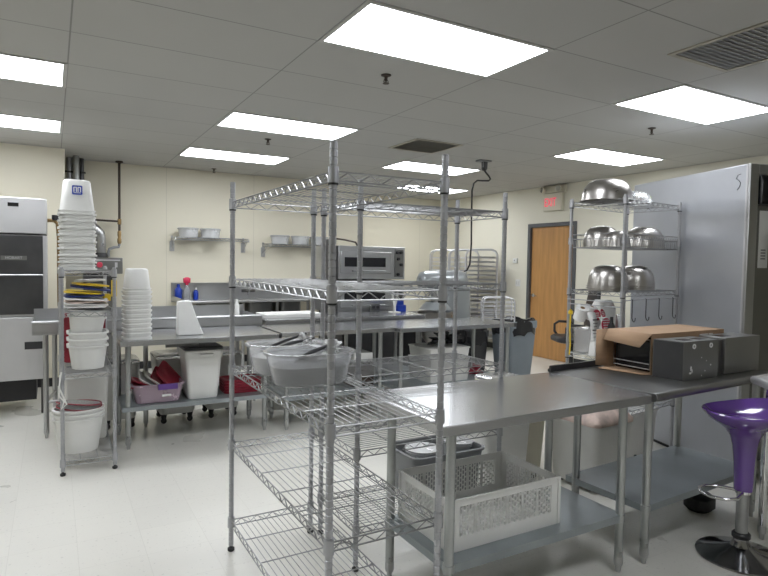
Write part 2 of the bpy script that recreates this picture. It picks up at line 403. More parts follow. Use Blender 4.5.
def wire_rack(name, label, loc, rz, L, D, H, levels, along, cross=4, group=None, foot=True, skip=(), ringy=True, fine=True):
    t = thing(name, label, 'wire shelving', loc, rz, group)
    pm = post_mesh(H, fine).mesh('post', 'post'); fm = foot_mb().mesh('foot', 'black'); cm = collar_mb().mesh('collar', 'post', 60); rm = ring_mb().mesh('ring', 'black')
    for (x, y) in ((0, 0), (L, 0), (L, D), (0, D)):
        p = bpy.data.objects.new('post', pm); COL.objects.link(p); p.parent = t; p.location = (x, y, 0)
        if foot:
            q = bpy.data.objects.new('foot', fm); COL.objects.link(q); q.parent = p
    sm = shelf_mb(L, D, None, along, cross).mesh('shelf', 'chrome')
    for z in levels:
        s = bpy.data.objects.new('shelf', sm); COL.objects.link(s); s.parent = t; s.location = (0, 0, z)
        for (x, y) in ((0, 0), (L, 0), (L, D), (0, D)):
            c = bpy.data.objects.new('collar', cm); COL.objects.link(c); c.parent = s; c.location = (x, y, 0)
            if ringy and z > 1.2 or (ringy == 2):
                q = bpy.data.objects.new('clip_ring', rm); COL.objects.link(q); q.parent = s; q.location = (x, y, 0)
    return t
rackA = wire_rack('wire_shelving_rack', 'tall chrome wire rack in front, holding two clear tubs', (.788, 1.732, 0), 0, .438, 1.21, 1.885, [.165, .568, .955, 1.402, 1.79], 'y', 5, 'tall chrome wire racks')
rackB = wire_rack('wire_shelving_rack', 'tall chrome wire rack standing behind the bare steel table, mostly empty', (1.265, 2.467, 0), radians(-.4), .88, .435, 1.88, [.215, .59, .95, 1.39, 1.785], 'x', 4, 'tall chrome wire racks')
# small rack D
rackD = wire_rack('wire_shelving_rack', 'low narrow chrome wire rack crowded with white buckets and tubs at left', (.05, 4.50, 0), 0, .325, .84, 1.43, [.10, .70, 1.125, 1.405], 'x', 3, None)
# rack C (bowls)
C0 = (3.575, 2.815); CR = radians(7.5)
rackC = wire_rack('wire_shelving_rack', 'chrome wire rack full of upside down steel bowls beside the cooler', (*C0, 0), CR, .785, .45, 2.008, [.42, .82, 1.31, 1.985], 'x', 4, None, ringy=2)
def Cw(x, y, z): return (C0[0] + x * cos(CR) - y * sin(CR), C0[1] + x * sin(CR) + y * cos(CR), z)
bk = MB(); L, D = .785, .45
for z in (1.735, 1.70, 1.635): bk.tube([(0, 0, z), (L, 0, z), (L, D, z), (0, D, z)], .003, 6, closed=True)
for k in range(1, 26):
    x = L * k / 26; bk.tube([(x, 0, 1.69), (x, .006, 1.637), (x, .02, 1.632), (x, D - .02, 1.632), (x, D - .006, 1.637), (x, D, 1.69)], .0018, 5)
for k in range(1, 15):
    y = D * k / 15; bk.cyl((0, y, 1.69), (.004, y, 1.635), .0018, 5); bk.cyl((L, y, 1.69), (L - .004, y, 1.635), .0018, 5)
for k in range(22):
    bk.tube([(L * k / 22, 0, 1.69), (L * (k + .5) / 22, 0, 1.72), (L * (k + 1) / 22, 0, 1.69)], .002, 5)
bo = bk.obj('basket_shelf', 'chrome', rackC)
cm = collar_mb().mesh('collar', 'post', 60)
for (x, y) in ((0, 0), (L, 0), (L, D), (0, D)):
    c = bpy.data.objects.new('collar', cm); COL.objects.link(c); c.parent = bo; c.location = (x, y, 1.70)
# accessory rail with hooks under third shelf
rl = MB(); rl.tube([(0, -.02, 1.25), (L, -.02, 1.25)], .004, 6); rl.tube([(-.02, 0, 1.235), (-.02, D, 1.235)], .004, 6); rl.tube([(-.02, 0, 1.20), (-.02, D, 1.20)], .004, 6)
rl.tube([(0, -.02, 1.25), (0, 0, 1.25)], .004, 6); rl.tube([(L, -.02, 1.25), (L, 0, 1.25)], .004, 6)
rl.tube([(-.02, 0, 1.235), (0, 0, 1.235)], .004, 6); rl.tube([(-.02, D, 1.235), (0, D, 1.235)], .004, 6)
rl.obj('hook_rail', 'post', rackC)
hk = MB().tube([(0, 0, .006), (0, -.006, .004), (0, -.006, -.13), (.004, -.010, -.15), (.018, -.012, -.158), (.032, -.012, -.15), (.036, -.012, -.13)], .0035, 6).mesh('hook', 'steel_dark')
for i, x in enumerate((.09, .28, .47, .68)):
    o = bpy.data.objects.new('utensil_hook', hk); COL.objects.link(o); o.location = Cw(x, -.02, 1.25); o.rotation_euler = (0, 0, CR)
    tag(o, 'long steel hook on bowl rack rail, ' + ['leftmost', 'second from left', 'third from left', 'rightmost'][i] + ' of four', 'hook', 'hooks on the bowl rack rail')
# yellow strap on left post
tag(MB().tube([(C0[0] - .075, C0[1] + .41, 1.12), (C0[0] - .077, C0[1] + .411, 1.0), (C0[0] - .070, C0[1] + .409, .88), (C0[0] - .076, C0[1] + .41, .80)], .006, 6).lathe([(.001, 1.11), (.016, 1.12), (.018, 1.14), (.001, 1.16)], (C0[0] - .075, C0[1] + .41, 0), 8).obj('yellow_strap', 'yellow'), 'thin yellow plastic tie hanging down left post of bowl rack', 'strap')
# ------------------------------------------------------------------ steel work tables
def leg_obj(parent, x, y, h, r=.0205, m='galv', collar=None, foot='bullet'):
    l = MB().lathe([(r, .05), (r, h)], n=16)
    o = l.obj('leg', m, parent); o.location = (x, y, 0)
    MB().lathe([(.0001, 0), (.011, .001), (.013, .012), (.013, .030), (r * .9, .034), (r + .001, .045), (r + .001, .075), (r, .08)], n=14).obj('foot', 'steel', o)
    if collar: MB().lathe([(r, collar - .035), (r + .004, collar - .033), (r + .004, collar - .002), (r, collar)], n=16, cap=False).obj('leg_collar', m, o)
    return o
def table(name, label, loc, rz, W, D, T, legs, shelf=None, top='steel_top', th=.04, shelfz=.29, roll=False, group='stainless work tables', ov=.02, legm='galv', brace=None):
    t = thing(name, label, 'table', loc, rz, group)
    m = MB(); s = .0018
    m.box2((0, 0, T - .004), (W, D, T))
    if roll:
        m.cyl((0, .0, T - .02), (W, .0, T - .02), .022, 14); m.box2((0, D - .004, T - th), (W, D, T - .004))
        m.box2((0, .01, T - th), (.004, D, T - .004)); m.box2((W - .004, .01, T - th), (W, D, T - .004))
    else:
        m.box2((0, 0, T - th), (W, .004, T - .004)); m.box2((0, D - .004, T - th), (W, D, T - .004))
        m.box2((0, .004, T - th), (.004, D - .004, T - .004)); m.box2((W - .004, .004, T - th), (W, D - .004, T - .004))
    m.box2((.06, .06, T - .03), (W - .06, .09, T - .0045)); m.box2((.06, D - .09, T - .03), (W - .06, D - .06, T - .0045))
    m.obj('tabletop', top, t, .0012)
    for (x, y) in legs: leg_obj(t, x, y, T - .0045, collar=shelfz if shelf else None, m=legm)
    if shelf:
        (x0, y0, x1, y1) = shelf; q = MB(); q.box2((x0, y0, shelfz - .003), (x1, y1, shelfz))
        for a, b in (((x0, y0, shelfz - .035), (x1, y0 + .003, shelfz - .003)), ((x0, y1 - .003, shelfz - .035), (x1, y1, shelfz - .003)),
                     ((x0, y0 + .003, shelfz - .035), (x0 + .003, y1 - .003, shelfz - .003)), ((x1 - .003, y0 + .003, shelfz - .035), (x1, y1 - .003, shelfz - .003))): q.box2(a, b)
        q.obj('undershelf', 'galv_shelf', t)
    return t
T1 = table('work_table', 'bare stainless work table in front with a white crate on its undershelf', (1.28, 1.787, 0), 0, 1.225, .65, .88,
           [(.095, .075), (1.12, .075), (1.115, .55), (.10, .55)], (.085, .06, 1.13, .575), th=.042)
T2 = table('work_table', 'darker stainless work table with rolled front edge carrying the cardboard box', (2.535, 1.80, 0), radians(3), 1.20, .64, .88,
           [(.055, .055), (1.125, .055), (1.125, .53), (.06, .49)], (.04, .04, 1.14, .545), top='steel_mid', roll=True, shelfz=.30)
MB().box2((0, .642, .86), (1.2, .652, .915)).obj('backsplash', 'blackp', T2, label='low black rear upstand')
# T3 rolled rim table at right edge
t = thing('work_table', 'stainless table with bright rolled rim cut off by the right edge of the photo', 'table', (0, 0, 0), 0, 'stainless work tables')
poly = [(3.35, 1.765), (3.03, 1.35), (3.35, .95), (3.9, 1.2), (3.93, 1.79)]
m = MB(); m.prism(poly, .895, .90); m.tube([(p[0], p[1], .885) for p in poly], .022, 12, closed=True); m.obj('tabletop', 'steel_light', t)
for (x, y) in ((3.405, 1.72), (3.2, 1.35), (3.4, 1.05), (3.84, 1.25), (3.85, 1.70)): leg_obj(t, x, y, .895, m='chromeb')
# T4
T4 = table('work_table', 'stainless work table at left with towels on top and a lilac tote below', (.43, 4.69, 0), 0, 1.235, .74, .88,
           [(.075, .22), (1.185, .26), (1.17, .68), (.045, .66)], (.03, .19, 1.20, .70), shelfz=.335)
MB().box2((1.225, -.008, .845), (1.243, .02, .878)).obj('corner_guard', 'black', T4)
T5 = table('work_table', 'stainless work table in middle behind the front rack, left of the white-box table', (1.70, 4.75, 0), 0, 1.12, .62, .88,
           [(.09, .12), (1.02, .10), (1.04, .56), (.10, .56)], (.06, .08, 1.06, .58), shelfz=.30)
T6 = table('work_table', 'stainless work table against the mixer with white boxes on its undershelf', (2.83, 4.66, 0), 0, 1.42, .70, .88,
           [(.06, .09), (1.36, .06), (1.35, .62), (.06, .62), (.62, .62)], (.04, .05, 1.38, .66), shelfz=.30)
MB().box2((1.405, -.006, .84), (1.426, .03, .879)).obj('corner_guard', 'black', T6)
T7 = table('prep_counter', 'long stainless counter running behind the middle tables in front of the deck oven', (1.80, 5.50, 0), 0, 1.86, .60, .915,
           [(.06, .06), (1.80, .06), (1.80, .54), (.06, .54), (.9, .06)], (.04, .04, 1.82, .56), shelfz=.28, th=.052)
# S1 dish table
t = thing('dish_table', 'long stainless dish landing table with raised rim leading from the dish machine', 'dish table', (-.15, 5.45, 0))
m = MB(); W = 1.90; D = .64
m.box2((0, 0, .88), (W, D, .885)); m.box2((0, 0, .862), (W, .004, .965)); m.box2((0, D - .004, .862), (W, D, 1.03)); m.box2((0, .004, .862), (.004, D - .004, .965)); m.box2((W - .004, .004, .862), (W, D - .004, .965))
m.cyl((0, 0, .966), (W, 0, .966), .011, 8); m.obj('tabletop', 'steel', t)
for (x, y) in ((.095, .07), (.16, .50), (1.81, .10), (1.81, .55), (.86, .06)): leg_obj(t, x, y, .879, m='steel')
m = MB(); m.cyl((.095, .07, .30), (.30, .07, .30), .013, 10); m.cyl((.095, .07, .30), (.16, .50, .30), .013, 10); m.obj('cross_brace', 'steel', t)
# ------------------------------------------------------------------ far three compartment sink
t = thing('compartment_sink', 'three compartment steel sink with backsplash against the back wall', 'sink', (1.42, 7.75, 0))
m = MB(); W = 2.5
m.box2((0, .70, .90), (W, .715, 1.165)); m.box2((0, .66, 1.15), (W, .715, 1.168)); m.obj('backsplash', 'steel', t)
m = MB(); m.cyl((0, 0, .95), (W, 0, .95), .013, 8); m.box2((0, 0, .925), (W, .7, .93)); m.box2((0, 0, .93), (.01, .7, .99)); m.box2((W - .01, 0, .93), (W, .7, .99)); m.obj('drainboard', 'steel', t)
for (a, b) in ((.30, .74), (.90, 1.24), (1.36, 1.66)):
    MB().rr([(.60, (b - a) / 2 - .015, .26, .05), (.63, (b - a) / 2, .28, .05), (.924, (b - a) / 2, .28, .05)], ((a + b) / 2, .33, 0)).obj('basin', 'steel_mid', t)
for x in (.08, .82, 1.30, 1.76, 2.42):
    for y in (.06, .62): leg_obj(t, x, y, .925, m='steel')
fm = MB(); fm.tube([(1.07, .69, .99), (1.07, .62, 1.06), (1.07, .60, 1.08)], .012, 8); fm.tube([(1.07, .62, 1.07), (1.07, .35, 1.10), (1.07, .32, 1.07)], .009, 8); fm.box2((.97, .66, 1.03), (1.17, .70, 1.07)); fm.obj('faucet', 'chromeb', t)
def bottle(x, y, z, h, r, m, capm, lab, grp, sx=1.0):
    t = thing('squeeze_bottle', lab, 'bottle', (x, y, z), 0, grp)
    MB().lathe([(.0001, 0), (r * .9, 0), (r, .01), (r, h * .62), (r * .75, h * .74), (r * .35, h * .80), (r * .35, h * .82)], n=14).obj('bottle_body', m, t)
    MB().lathe([(r * .4, h * .82), (r * .45, h * .83), (r * .4, h), (.0001, h)], n=12).obj('cap', capm, t)
    return t
bottle(1.505, 8.40, .931, .22, .05, 'blue', 'blue', 'blue cleaner bottle on the far sink ledge, leftmost of three', 'bottles on the far sink ledge')
bottle(1.74, 8.40, .931, .17, .034, 'blue', 'white', 'small blue-labelled bottle on the far sink ledge, rightmost of three', 'bottles on the far sink ledge')
t = thing('spray_bottle', 'clear spray bottle with pink-red trigger between two blue bottles at far sink', 'bottle', (1.61, 8.36, .931), 0, 'bottles on the far sink ledge')
MB().lathe([(.0001, 0), (.04, 0), (.042, .01), (.042, .13), (.02, .19), (.014, .21)], n=14).obj('bottle_body', 'clear', t)
MB().rr([(.21, .02, .02, .01), (.235, .022, .02, .01), (.24, .045, .02, .01), (.30, .05, .022, .015), (.315, .02, .015, .01)]).obj('trigger_head', 'pinkred', t)
# ------------------------------------------------------------------ wall shelves with deli tubs
def wall_shelf(x0, x1, z, lab):
    t = thing('wall_shelf', lab, 'wall shelf', (x0, YB - .30, z), 0, 'small wire wall shelves')
    s = shelf_mb(x1 - x0, .28, None, 'x', 4).obj('shelf', 'chrome', t)
    for x in (.0, x1 - x0):
        b = MB(); b.box2((x - .012, .275, -.19), (x + .012, .299, .02)); b.tube([(x, 0, -.02), (x, .10, -.05), (x, .275, -.17)], .006, 6); b.box2((x - .006, .0, -.05), (x + .006, .275, -.02))
        b.box2((x - .03, .28, -.19), (x + .03, .299, -.05)); b.obj('bracket', 'steel', t)
wall_shelf(1.43, 2.42, 1.795, 'small wire wall shelf on the back wall, left one, two clear tubs on it')
wall_shelf(2.72, 3.78, 1.74, 'small wire wall shelf on the back wall, right one, behind the front rack')
def rtub(h, r0, r1, wall=.003, lip=.01):
    return MB().lathe([(.0001, 0), (r0, 0), (r1, h - .012), (r1 + lip, h - .01), (r1 + lip, h), (r1 - wall, h), (r0 - wall, wall), (.0001, wall)], n=28)
tubm = rtub(.115, .12, .13).mesh('clear_tub', 'milky')
ldm = MB().lathe([(.0001, .004), (.13, .004), (.144, -.002), (.146, .006), (.13, .012), (.0001, .014)], n=28).mesh('tub_lid', 'milky')
for x, z, lab in ((1.62, 1.7975, 'clear round food tub on left wall shelf, left one'), (1.915, 1.7975, 'clear round food tub on left wall shelf, right one'),
                  (2.93, 1.7425, 'clear round food tub on right wall shelf, leftmost'), (3.25, 1.7425, 'clear round food tub on right wall shelf, middle'), (3.55, 1.7425, 'clear round food tub on right wall shelf, rightmost')):
    o = bpy.data.objects.new('food_tub', tubm); COL.objects.link(o); o.location = (x, 8.31, z); tag(o, lab, 'tub', 'clear tubs on the wall shelves')
    l = bpy.data.objects.new('tub_lid', ldm); COL.objects.link(l); l.parent = o; l.location = (0, 0, .114)
# ------------------------------------------------------------------ deck oven
t = thing('deck_oven', 'grey two-deck bakery oven with dark window on the back counter', 'oven', (2.98, 6.22, 0))
MB().box2((-.07, 0, 1.29), (.84, .80, 1.685)).obj('upper_deck', 'steel', t, .006)
MB().box2((-.07, 0, .88), (.84, .80, 1.275)).obj('lower_deck', 'steel', t, .006)
MB().box2((-.155, .06, .86), (-.075, .30, 1.76)).obj('side_shadow_box', 'blackp', t, .01)  # black box standing in for the shadow at the oven's left side
for z in (1.29, .88):
    dr = MB(); dr.box2((-.05, -.022, z + .07), (.64, -.001, z + .33)); dr = dr.obj('oven_door', 'steel', t, .006)
    MB().box2((.0, -.026, z + .15), (.55, -.0225, z + .26)).obj('door_window', 'dark', dr)
    MB().tube([(.10, -.022, z + .10), (.10, -.05, z + .10), (.54, -.05, z + .10), (.54, -.022, z + .10)], .008, 8).obj('door_handle', 'steel', dr)
    MB().box2((.69, -.012, z + .03), (.81, -.001, z + .37)).obj('control_panel', 'steel_mid', t, .003)
    for i, (dx, dz2) in enumerate(((.72, .33), (.77, .33), (.735, .25), (.775, .18), (.735, .06))):
        MB().lathe([(.02, 0), (.017, .022), (.0001, .023)], (dx, -.012, z + dz2), 12, Euler((pi / 2, 0, 0)).to_matrix().to_4x4()).obj('control_knob', 'black', t)
m = MB()
for x in (.04, .80):
    for y in (.05, .75): m.box2((x - .02, y - .02, 0), (x + .02, y + .02, .88))
m.box2((.02, .03, .10), (.82, .77, .86)); m.obj('oven_stand', 'steel_dark', t)
MB().tube([(-.08, .3, 1.73), (-.02, .3, 1.78), (.15, .3, 1.765), (.3, .3, 1.74), (.36, .35, 1.69)], .012, 6).obj('gas_hose', 'brownpipe', t)
# ------------------------------------------------------------------ floor mixer
t = thing('floor_mixer', 'big grey floor-standing dough mixer behind the middle table', 'mixer', (4.22, 5.92, 0))
MB().rr([(0, .30, .34, .06), (.10, .29, .33, .06), (.14, .22, .20, .06), (1.12, .21, .19, .07), (1.20, .21, .19, .08)], (.22, .18, 0)).obj('column', 'greyenamel', t)
hd = MB(); R90 = Euler((0, pi / 2, 0)).to_matrix().to_4x4()
hd.lathe([(.0001, -.36), (.07, -.355), (.115, -.32), (.13, -.26), (.135, 0), (.135, .24), (.12, .30), (.08, .335), (.0001, .34)], (.06, .12, 1.27), 24, R90)
hd.obj('mixer_head', 'greyenamel', t)
MB().lathe([(.0001, .50), (.11, .52), (.19, .62), (.215, .80), (.22, .90), (.226, .905), (.215, .90), (.21, .8), (.18, .63), (.0001, .53)], (-.12, .02, 0), 26).obj('mixing_bowl', 'bowl', t)
MB().cyl((-.12, .02, 1.17), (-.12, .02, .86), .03, 10).obj('beater_shaft', 'steel', t)
MB().lathe([(.12, 1.02), (.16, .98), (.20, .93)], (-.12, .02, 0), 20, cap=False).obj('bowl_guard', 'greyenamel', t)
MB().tube([(-.02, -.01, .75), (.05, 0, .78), (.05, .05, .78)], .025, 8).obj('bowl_yoke', 'greyenamel', t)
t = thing('low_cabinet', 'low black cabinet on floor between the floor mixer and pan racks', 'cabinet', (4.0, 6.62, 0))
MB().box2((0, 0, .08), (1.1, .5, .80)).obj('cabinet_body', 'blackp', t, .006); MB().box2((.03, .04, 0), (1.07, .46, .079)).obj('plinth', 'black', t)
for x in (.02, .56): MB().box2((x, -.016, .12), (x + .52, -.001, .77)).obj('cabinet_door', 'blackp', t, .003)
# ------------------------------------------------------------------ sheet pan racks
def pan_rack(x0, y0, W, D, lab, pans, H=1.74):
    t = thing('sheet_pan_rack', lab, 'pan rack', (x0, y0, 0), radians(-39), 'tall aluminium sheet pan racks')
    for y in (0, D):
        MB().tube([(0, y, .12), (0, y, H - .09), (.03, y, H - .03), (.09, y, H), (W - .09, y, H), (W - .03, y, H - .03), (W, y, H - .09), (W, y, .12)], .014, 8).obj('frame_hoop', 'steel_light', t)
    m = MB()
    for k in range(19):
        z = .22 + k * .0762
        for x in (.02, W - .02): m.box2((x - .018, 0, z), (x + .018, D, z + .004)); m.box2((x - .003, 0, z), (x + .003, D, z + .02))
        m.box2((.0, D - .004, z), (W, D, z + .016)); m.box2((0, 0, z - .002), (W, .006, z + .014)) if not pans else None
    m.obj('runners', 'steel_light', t)
    for x in (0, W):
        for y in (0, D):
            MB().lathe([(.03, -.012), (.034, -.008), (.034, .008), (.03, .012)], (x, y, .036), 12, Euler((pi / 2, 0, 0)).to_matrix().to_4x4()).cyl((x, y, .06), (x, y, .13), .01, 8).obj('caster', 'black', t)
    if pans:
        pm = MB().rr([(0, W / 2 - .05, D / 2 - .03, .02), (.022, W / 2 - .035, D / 2 - .015, .02), (.024, W / 2 - .028, D / 2 - .008, .02), (.024, W / 2 - .04, D / 2 - .02, .02), (.003, W / 2 - .055, D / 2 - .035, .02)], (0, 0, 0)).mesh('sheet_pan', 'steel_light')
        for k in range(19):
            if k in (2, 7): continue
            o = bpy.data.objects.new('sheet_pan', pm); COL.objects.link(o); o.location = (x0 + W / 2 * .777 + D / 2 * .629, y0 - W / 2 * .629 + D / 2 * .777, .226 + k * .0762); o.rotation_euler = (0, 0, radians(-39))
            tag(o, 'aluminium sheet pan slotted into the rightmost tall pan rack, near the wooden door', 'sheet pan', 'sheet pans in the rightmost rack')
pan_rack(6.13, 9.08, .52, .38, 'aluminium sheet pan rack behind the mixer, leftmost of three', False)
pan_rack(6.10, 8.45, .52, .38, 'aluminium sheet pan rack, middle of three behind the mixer', False)
pan_rack(6.09, 7.95, .53, .36, 'aluminium sheet pan rack filled with pans, rightmost of three', True)
# low half rack on T6
t = thing('cooling_rack', 'small round-cornered aluminium half rack standing on right end of middle table', 'pan rack', (3.97, 4.86, .881), radians(-33))
W = .33; H = .26
for y in (0, 0.20): MB().tube([(0, y, .008), (0, y, H - .05), (.015, y, H - .015), (.05, y, H), (W - .05, y, H), (W - .015, y, H - .015), (W, y, H - .05), (W, y, .008)], .008, 8).obj('frame_hoop', 'steel_light', t)
m = MB()
for k in range(5):
    z = .04 + k * .042; m.cyl((0, 0, z), (W, 0, z), .005, 6); m.cyl((0, 0.20, z), (W, 0.20, z), .005, 6); m.cyl((0, 0, z), (0, 0.20, z), .005, 6); m.cyl((W, 0, z), (W, 0.20, z), .005, 6)
m.obj('rungs', 'steel_light', t)
# ------------------------------------------------------------------ trash cans
def trashcan(x, y, W, D, H, m, lab, rz=0):
    t = thing('trash_can', lab, 'trash can', (x, y, 0), rz)
    MB().rr([(0, W * .36, D * .36, .05), (H * .5, W * .43, D * .43, .055), (H * .9, W * .48, D * .48, .06), (H * .9, W * .5, D * .5, .06), (H, W * .5, D * .5, .06), (H, W * .48, D * .48, .06), (.02, W * .34, D * .34, .05)]).obj('can_body', m, t)
    b = MB(); ring = []
    n = 28; vs = []; fs = []
    for j, (z, q) in enumerate(((H - .16, 1.03), (H - .10, 1.06), (H - .03, 1.05), (H + .012, 1.03), (H + .01, .93), (H - .12, .9))):
        for i in range(n):
            a = 2 * pi * i / n; rx = W / 2 * q * (1 + .02 * sin(5 * a + j)); ry = D / 2 * q * (1 + .02 * cos(7 * a + j))
            c_, s_ = cos(a), sin(a); k = (abs(c_) ** 4 + abs(s_) ** 4) ** -.25
            vs.append((rx * c_ * k * .97, ry * s_ * k * .97, z + .018 * sin(4 * a + j) + (.02 * sin(9 * a) if j == 0 else 0)))
    for j in range(5):
        for i in range(n): i2 = (i + 1) % n; fs.append((j * n + i, j * n + i2, (j + 1) * n + i2, (j + 1) * n + i))
    fs.append(tuple(5 * n + i for i in range(n)))
    b.add(vs, fs).obj('bin_liner', 'bag', t)
trashcan(4.89, 5.40, .47, .38, .82, 'greytrash', 'slate grey trash can with black liner at right end of middle table')
trashcan(4.42, 5.62, .30, .36, .70, 'blackp', 'black trash can half hidden under the middle table end')
# ------------------------------------------------------------------ office chair
t = thing('office_chair', 'black office chair with loop armrests in front of wooden door', 'chair', (6.22, 5.70, 0), radians(-30))
MB().rr([(.44, .20, .20, .08), (.455, .245, .24, .10), (.50, .25, .245, .10), (.53, .22, .22, .10)]).obj('seat', 'blackp', t)
MB().rr([(0, .02, .2, .02), (.25, .03, .23, .03), (.52, .025, .18, .02)], (.24, 0, .66), mtx=Euler((0, .12, 0)).to_matrix().to_4x4()).obj('backrest', 'blackp', t)
MB().tube([(.15, 0, .46), (.27, 0, .48), (.27, 0, .80)], .02, 8).obj('back_bar', 'black', t)
for s in (-1, 1):
    MB().tube([(.10, s * .20, .46), (.10, s * .28, .47), (.12, s * .285, .62), (.08, s * .285, .69), (-.10, s * .28, .70), (-.16, s * .28, .66), (-.16, s * .28, .56), (-.10, s * .26, .47), (-.08, s * .2, .46)], .018, 8).obj('armrest', 'black', t)
MB().cyl((0, 0, .09), (0, 0, .45), .028, 12).obj('gas_lift', 'black', t)
for k in range(5):
    a = 2 * pi * k / 5 + .3
    l = MB().tube([(0, 0, .12), (.28 * cos(a), .28 * sin(a), .075)], [.03, .018], 8).obj('base_arm', 'black', t)
    MB().lathe([(.02, -.02), (.027, -.012), (.027, .012), (.02, .02)], (.28 * cos(a), .28 * sin(a), .028), 12, Euler((pi / 2, 0, a)).to_matrix().to_4x4()).cyl((.28 * cos(a), .28 * sin(a), .03), (.28 * cos(a), .28 * sin(a), .08), .008, 6).obj('caster', 'black', l)
# ------------------------------------------------------------------ dish machine
t = thing('dish_machine', 'tall steel commercial dish machine at the left edge of the photo', 'dishwasher', (-.045, 6.40, 0))
MB().box2((-.66, .0, .335), (0, .66, .93)).obj('lower_body', 'steel_light', t, .008)
MB().box2((-.66, .03, .93), (.0, .66, 1.70)).obj('cabinet', 'steel_light', t, .004)
MB().box2((-.66, -.02, 1.71), (0, .60, 2.04)).obj('top_hood', 'steel_light', t, .01)
for z0, z1 in ((.955, 1.315), (1.325, 1.69)): MB().box2((-.64, -.004, z0), (-.035, .029, z1)).obj('door_panel', 'steel_dark', t, .004)
MB().tube([(-.64, -.012, 1.325), (-.035, -.012, 1.325)], .008, 8).obj('door_handle', 'steel', t)
pl = MB().box2((-.37, -.0095, 1.462), (-.165, -.0045, 1.502)).obj('name_plate', 'steel_mid', t)
text_mesh('plate_lettering', 'HOBART', .034, 'steel_light', pl, (-.267, -.011, 1.482), (pi / 2, 0, 0))
MB().box2((-.31, -.0245, 1.955), (-.225, -.0205, 1.99)).obj('display_window', 'dark', t)
MB().box2((-.19, -.0055, .625), (-.045, -.0005, .695)).obj('instruction_label', 'blackp', t)
for x in (-.62, -.04):
    for y in (.05, .6): MB().cyl((x, y, 0), (x, y, .336), .022, 10).obj('leg', 'steel_dark', t)
MB().box2((-.6, .12, .12), (-.1, .6, .334)).obj('underbody_block', 'black', t)  # black block filling the space between the legs
vm = MB(); vm.tube([(.002, .35, 1.86), (.06, .35, 1.86), (.09, .35, 1.83), (.10, .35, 1.70), (.10, .35, 1.0)], .018, 8); vm.obj('supply_pipe', 'brass', t)
MB().lathe([(.0001, 0), (.035, 0), (.035, .05), (.0001, .05)], (.075, .35, 1.865), 12).obj('valve_knob', 'black', t)
# ------------------------------------------------------------------ heater, flue, pipes
t = thing('booster_heater', 'dark grey wall booster heater with round duct behind the bucket stack', 'heater', (.33, 7.95, 0))
MB().box2((0, 0, 1.30), (.43, .40, 1.50)).obj('heater_box', 'steel_mid', t, .008)
MB().box2((0.0, -.004, 1.46), (.40, -.0005, 1.475)).box2((.34, -.006, 1.38), (.37, -.0005, 1.44)).obj('trim_strip', 'steel_light', t)
MB().lathe([(.035, 0), (.03, .012), (.001, .014)], (.17, -.001, 1.41), 14, Euler((pi / 2, 0, 0)).to_matrix().to_4x4()).obj('round_badge', 'labelred', t)
MB().box2((.0, .05, 1.05), (.36, .40, 1.295)).obj('control_box', 'steel_dark', t, .008)
MB().box2((.30, -.02, 1.02), (.36, .045, 1.22)).obj('warning_tag', 'yellow', t)
MB().box2((.05, .1, .0), (.34, .4, 1.045)).obj('stand_cabinet', 'steel_mid', t, .008)
MB().tube([(.20, .2, 1.50), (.20, .2, 1.74), (.19, .2, 1.80), (.12, .2, 1.87), (.0, .2, 1.92), (-.06, .2, 1.97), (-.07, .2, 2.1), (-.07, .22, CE - .002)], [.058, .058, .058, .058, .055, .045, .036, .034], 16).obj('flue_duct', 'chrome', t)
MB().lathe([(.08, 1.501), (.08, 1.53), (.06, 1.56)], (.20, .2, 0), 16, cap=False).obj('duct_collar', 'black', t)
t = thing('gas_pipe', 'dark iron pipe dropping from ceiling with brass fittings and flexible tail', 'pipe', (.755, 8.30, 0))
MB().cyl((0, 0, CE - .001), (0, 0, 1.80), .016, 10).cyl((0, 0, 1.97), (-.30, 0, 1.975), .013, 8).obj('iron_pipe', 'brownpipe', t)
MB().lathe([(.045, -.02), (.045, -.001), (.02, -.03)], (0, 0, CE), 12).obj('ceiling_flange', 'brownpipe', t)
MB().lathe([(.018, 1.68), (.026, 1.70), (.026, 1.74), (.018, 1.76), (.024, 1.79), (.024, 1.83), (.017, 1.85)], n=10).lathe([(.024, 1.93), (.024, 2.0)], n=10).obj('brass_fitting', 'brass', t)
MB().tube([(0, 0, 1.68), (-.01, -.0, 1.64), (-.06, -.01, 1.635), (-.12, -.02, 1.61), (-.135, -.03, 1.56), (-.13, -.04, 1.51)], .018, 8).obj('flexible_tail', 'grey', t)
t = thing('flue_pipes', 'bundle of vertical steel flue pipes going into ceiling at the wall corner', 'pipe', (.24, 8.28, 0))
for x, r, mm in ((-.055, .026, 'post'), (.01, .04, 'chrome'), (.085, .03, 'steel_dark')):
    MB().cyl((x, .09, 1.53), (x, .09, CE - .001), r, 14).obj('pipe', mm, t)
MB().box2((-.10, .02, 2.55), (.13, .04, 2.57)).obj('pipe_bracket', 'black', t)
# ------------------------------------------------------------------ bucket stacks
def inv_bucket(w, h, wall=.0025, k=5, lip=.010, taper=.80, ridges=2):
    """inverted nested pail: rim at z=0, closed end up at z=h"""
    r = w / 2; q = r * taper; rc = .045
    rings = [(0, r - wall, r - wall, rc), (0, r + lip, r + lip, rc), (.012, r + lip, r + lip, rc), (.014, r, r, rc)]
    if ridges:
        rings += [(.026, r - .001, r - .001, rc), (.028, r + lip * .5, r + lip * .5, rc), (.034, r + lip * .5, r + lip * .5, rc), (.036, r - .003, r - .003, rc)]
    rings += [(h - .015, q + .003, q + .003, rc), (h - .004, q - .003, q - .003, rc), (h, q - .015, q - .015, rc * .8)]
    m = MB(); m.rr(rings, k=k, cap=(False, True))
    m.rr([(0, r - wall, r - wall, rc), (h - .018, q - wall, q - wall, rc)], k=k, cap=(False, True))
    return m
bm1 = inv_bucket(.222, .245, taper=.74).mesh('square_bucket', 'bucket')
